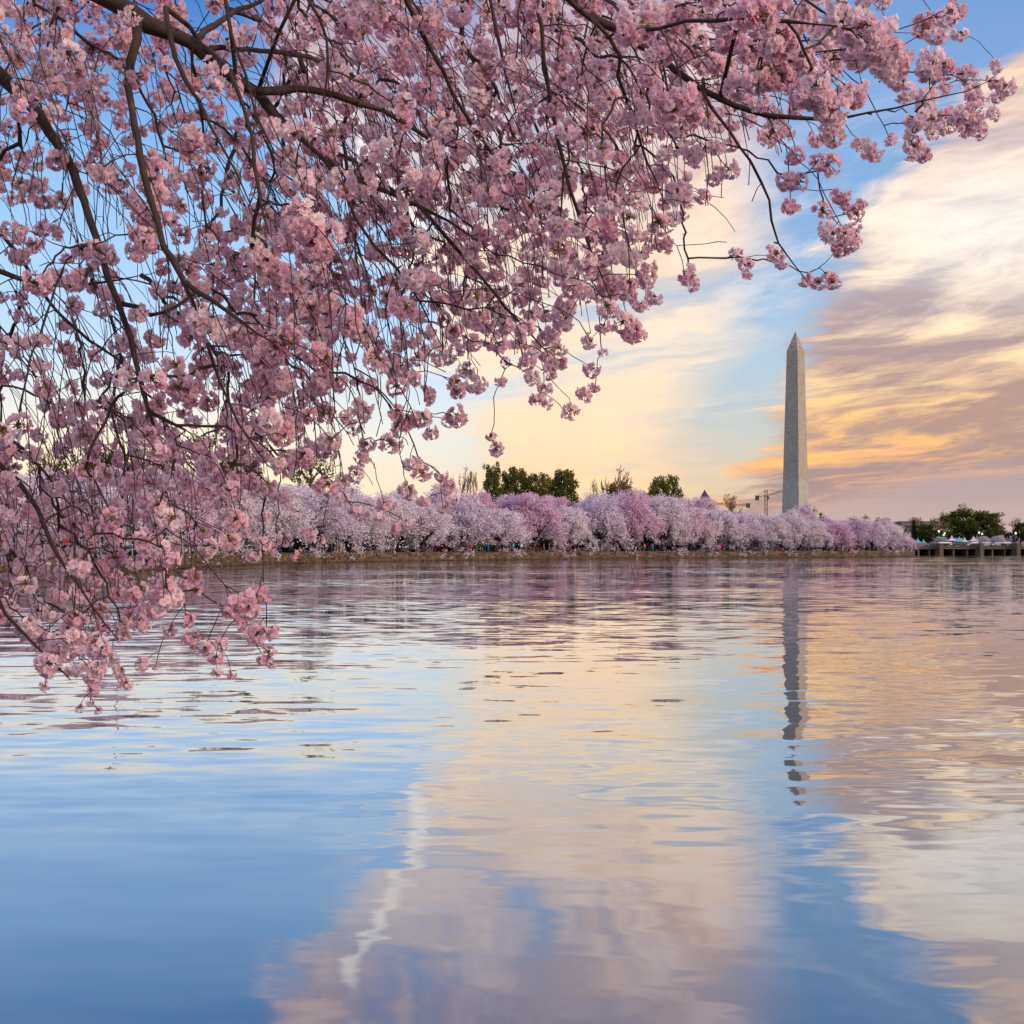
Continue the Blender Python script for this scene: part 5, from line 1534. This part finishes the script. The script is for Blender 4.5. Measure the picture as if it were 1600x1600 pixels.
# curtains of twigs streaming down from limbs and branches
k = 0; tr2 = 0
base_n = nn
while k < 600 and tr2 < 20000:
    tr2 += 1
    j = rgc.randrange(base_n)
    A = Vector(NP[j]); D = A.y
    if D < 3.6: continue
    px0 = 800 + A.x / D * F; py0 = HZ - (A.z - CH) / D * F
    if not (-80 < px0 < 1250 and -60 < py0 < 1000): continue
    f = flow(px0, py0); L = rgc.uniform(.35, 1.15)
    T = A + Vector((f.x * L + rgc.gauss(0, .09), rgc.gauss(0, .18), f.z * L + rgc.gauss(0, .06)))
    px1 = 800 + T.x / T.y * F; py1 = HZ - (T.z - CH) / T.y * F
    if not inside(px1, py1 + 34) or rgc.random() > density(px1, py1) / 6.5 or (px1 < 430 and py1 < 700 and rgc.random() < .55): continue
    C = A.lerp(T, .45) + Vector((abs(T.x - A.x) * .35 + .05, 0, .10 * L)); n = 9; idx = [j]; pp = j
    for q_ in range(1, n + 1):
        t = q_ / n; q = A * (1 - t) ** 2 + C * 2 * t * (1 - t) + T * t * t
        q += Vector((rgc.gauss(0, .005), rgc.gauss(0, .005), rgc.gauss(0, .005)))
        NP[nn] = q; parent[nn] = pp; pp = nn; idx.append(nn); nn += 1
    chains.append((idx, True)); k += 1
# single twigs seen clear of the mass
for x, y, D in [(200, 1100, 5.2), (12, 1100, 5.4), (30, 1105, 5.4), (520, 790, 5.2), (480, 828, 5), (345, 340, 6), (700, 1, 5)]:
    pass
# radii by the pipe model
acc = np.zeros(nn)
tip_r = .0016
for idx, bare in chains:
    acc[idx[-1]] += tip_r ** 2.35 * (1.0 if not bare else .45)
for j in range(nn - 1, -1, -1):
    if parent[j] >= 0:
        acc[parent[j]] += acc[j]
rad = np.maximum(acc, 1e-12) ** (1 / 2.35)

tree = thing('weeping_cherry_tree', 'great pink weeping cherry arching in from the upper left over the water', 'tree', (-4.9, 4.2, GZ))
TI = Matrix.Translation((4.9, -4.2, -GZ))
def child_of_tree(o):
    o.parent = tree
    return o
org = Vector((-4.9, 4.2, GZ))
# trunk standing on the bank, outside the picture
L0 = [p for p, r in limb_objs[0]]; L2 = [p for p, r in limb_objs[2]]; L16 = [p for p, r in limb_objs[16]]
tk = MB()
tk.tube([Vector((0, 0, -.15)), Vector((.05, 0, .12)), Vector((.1, .02, .6)), Vector((.3, .1, 1.2)), Vector((.55, .2, 1.75))], [.42, .30, .25, .22, .20], 14)
def bough(target, r0, r1, rise):
    a = Vector((.5, .18, 1.65)); b = target - org
    pts = []
    for k in range(9):
        t = k / 8; m = a.lerp(b, .5) + Vector((0, 0, rise))
        pts.append(a * (1 - t) ** 2 + m * 2 * t * (1 - t) + b * t * t)
    tk.tube(pts, [r0 + (r1 - r0) * k / 8 for k in range(9)], 10)
bough(L0[0], .17, limb_objs[0][0][1], .35); bough(L2[0], .14, limb_objs[2][0][1], .3); bough(L16[0], .15, limb_objs[16][0][1], .6)
for li in (3, 5, 6, 7):
    bough(limb_objs[li][0][0], .07, limb_objs[li][0][1], .15)
for li in (13, 14, 15, 17, 18, 19):
    p, r = limb_objs[li][0]
    q = min(L16 + L0, key=lambda z: (z - p).length)
    tk.tube([q - org, q.lerp(p, .5) - org + Vector((0, 0, .04)), p - org], [r * 1.15, r * 1.05, r], 6)
for li in (23, 24, 22):
    p, r = limb_objs[li][0]
    q = min(L0 + L16, key=lambda z: (z - p).length)
    tk.tube([q - org, q.lerp(p, .5) - org + Vector((0, 0, .03)), p - org], [r * 1.15, r * 1.05, r], 6)
tk.build('trunk', M_BARK, tree, True)
for dens in limb_objs:
    m = MB(); m.tube([p - org for p, r in dens], [r for p, r in dens], 10 if dens[0][1] > .012 else 7)
    # spurs and knots
    rg = random.Random(len(dens))
    for p, r in dens[2:-1]:
        if rg.random() < .28 and r < .03:
            d = Vector((rg.gauss(0, 1), rg.gauss(0, 1), rg.gauss(0, 1))).normalized()
            m.tube([p - org, p - org + d * (r + .008), p - org + d * (r + .014) + Vector((0, 0, .003))], [.0045, .003, .002], 5)
    m.build('limb', M_BARK, tree, True)
# twigs: thick ones as branches of their own, the rest joined
scored = sorted(range(len(chains)), key=lambda i: -rad[chains[i][0][1]] * len(chains[i][0]))
big = set(scored[:230])
rest = MB()
for i, (idx, bare) in enumerate(chains):
    pts = [Vector(NP[j]) - org for j in idx]
    rr = [max(rad[j], .0019) for j in idx]
    rr[0] = rr[1]
    rr = [r * (1.15 if k % 3 == 0 else 1) for k, r in enumerate(rr)]
    if bare: rr = [max(r * .9, .0016) for r in rr]
    if i in big:
        m = MB(); m.tube(pts, rr, 6); m.build('branch', M_TWIG, tree, True)
    else:
        rest.tube(pts, rr, 4, cap=False)
tw = rest.build('twigs', M_TWIG, tree, True); tw['kind'] = 'stuff'

# clusters: the largest in the picture one by one, the rest as instances in one object
def apparent(c):
    vis = -20 < c[0] < 1610 and -15 < c[1] < 1610
    return (1 if vis else 0) * 191 / c[2] * c[3]
rank = sorted(range(len(clusters)), key=lambda i: -apparent(clusters[i]))
bigc = rank[:290]; restc = rank[290:]
def pose(c, rg):
    x, y, D, s_ = c
    p = at(x, y - 191 / D * .18 * s_, D) - org
    e = Euler((rg.gauss(0, .5), rg.gauss(0, .5), rg.uniform(0, 6.28)))
    if rg.random() < .18: e.x += rg.uniform(.6, 1.4)
    return p, e, s_ * 1.0
rg = random.Random(21)
first = {}
for n, i in enumerate(bigc):
    vi = n % 8 if n < 8 else rg.choice([0, 1, 3, 7, 1, 3, 5, 2, 4])
    p, e, s_ = pose(clusters[i], rg)
    o = link('blossom_cluster', VAR[vi], tree, p); o.rotation_euler = e; o.scale = (s_,) * 3
    first.setdefault(vi, o)
pp, ee, ss, vv_ = [], [], [], []
for i in restc:
    c = clusters[i]
    p, e, s_ = pose(c, rg)
    small = s_ < .8
    pp.append(tuple(p)); ee.append(tuple(e)); ss.append(s_); vv_.append(rg.choice([4, 6, 2]) if small else rg.choice([0, 1, 2, 3, 4, 5, 7, 0, 2, 6]))
me = bpy.data.meshes.new('blossoms'); me.from_pydata(pp, [], [])
a = me.attributes.new('rot', 'FLOAT_VECTOR', 'POINT'); a.data.foreach_set('vector', [q for e in ee for q in e])
a = me.attributes.new('size', 'FLOAT', 'POINT'); a.data.foreach_set('value', ss)
a = me.attributes.new('variant', 'INT', 'POINT'); a.data.foreach_set('value', vv_)
bo = link('blossoms', me, tree, kind='stuff')
ng = bpy.data.node_groups.new('hang_blossoms', 'GeometryNodeTree')
ng.interface.new_socket('Geometry', in_out='INPUT', socket_type='NodeSocketGeometry')
ng.interface.new_socket('Geometry', in_out='OUTPUT', socket_type='NodeSocketGeometry')
gi = ng.nodes.new('NodeGroupInput'); go = ng.nodes.new('NodeGroupOutput'); jn = ng.nodes.new('GeometryNodeJoinGeometry')
def named(n_, typ):
    q = ng.nodes.new('GeometryNodeInputNamedAttribute'); q.data_type = typ; q.inputs['Name'].default_value = n_; return q
nr, nz, nv_ = named('rot', 'FLOAT_VECTOR'), named('size', 'FLOAT'), named('variant', 'INT')
e2r = ng.nodes.new('FunctionNodeEulerToRotation'); ng.links.new(nr.outputs[0], e2r.inputs[0])
for vi, src in first.items():
    oi = ng.nodes.new('GeometryNodeObjectInfo'); oi.inputs['Object'].default_value = src; oi.transform_space = 'ORIGINAL'; oi.inputs['As Instance'].default_value = True
    cmp_ = ng.nodes.new('FunctionNodeCompare'); cmp_.data_type = 'INT'; cmp_.operation = 'EQUAL'
    ia = [s_ for s_ in cmp_.inputs if s_.enabled and s_.type == 'INT']
    ng.links.new(nv_.outputs[0], ia[0]); ia[1].default_value = vi
    ip = ng.nodes.new('GeometryNodeInstanceOnPoints')
    ng.links.new(gi.outputs[0], ip.inputs['Points']); ng.links.new(cmp_.outputs[0], ip.inputs['Selection']); ng.links.new(oi.outputs['Geometry'], ip.inputs['Instance'])
    ng.links.new(e2r.outputs[0], ip.inputs['Rotation']); ng.links.new(nz.outputs[0], ip.inputs['Scale'])
    ng.links.new(ip.outputs[0], jn.inputs[0])
ng.links.new(jn.outputs[0], go.inputs[0])
md = bo.modifiers.new('hang', 'NODES'); md.node_group = ng
print('nodes', nn, 'chains', len(chains), 'variants', sorted(first))
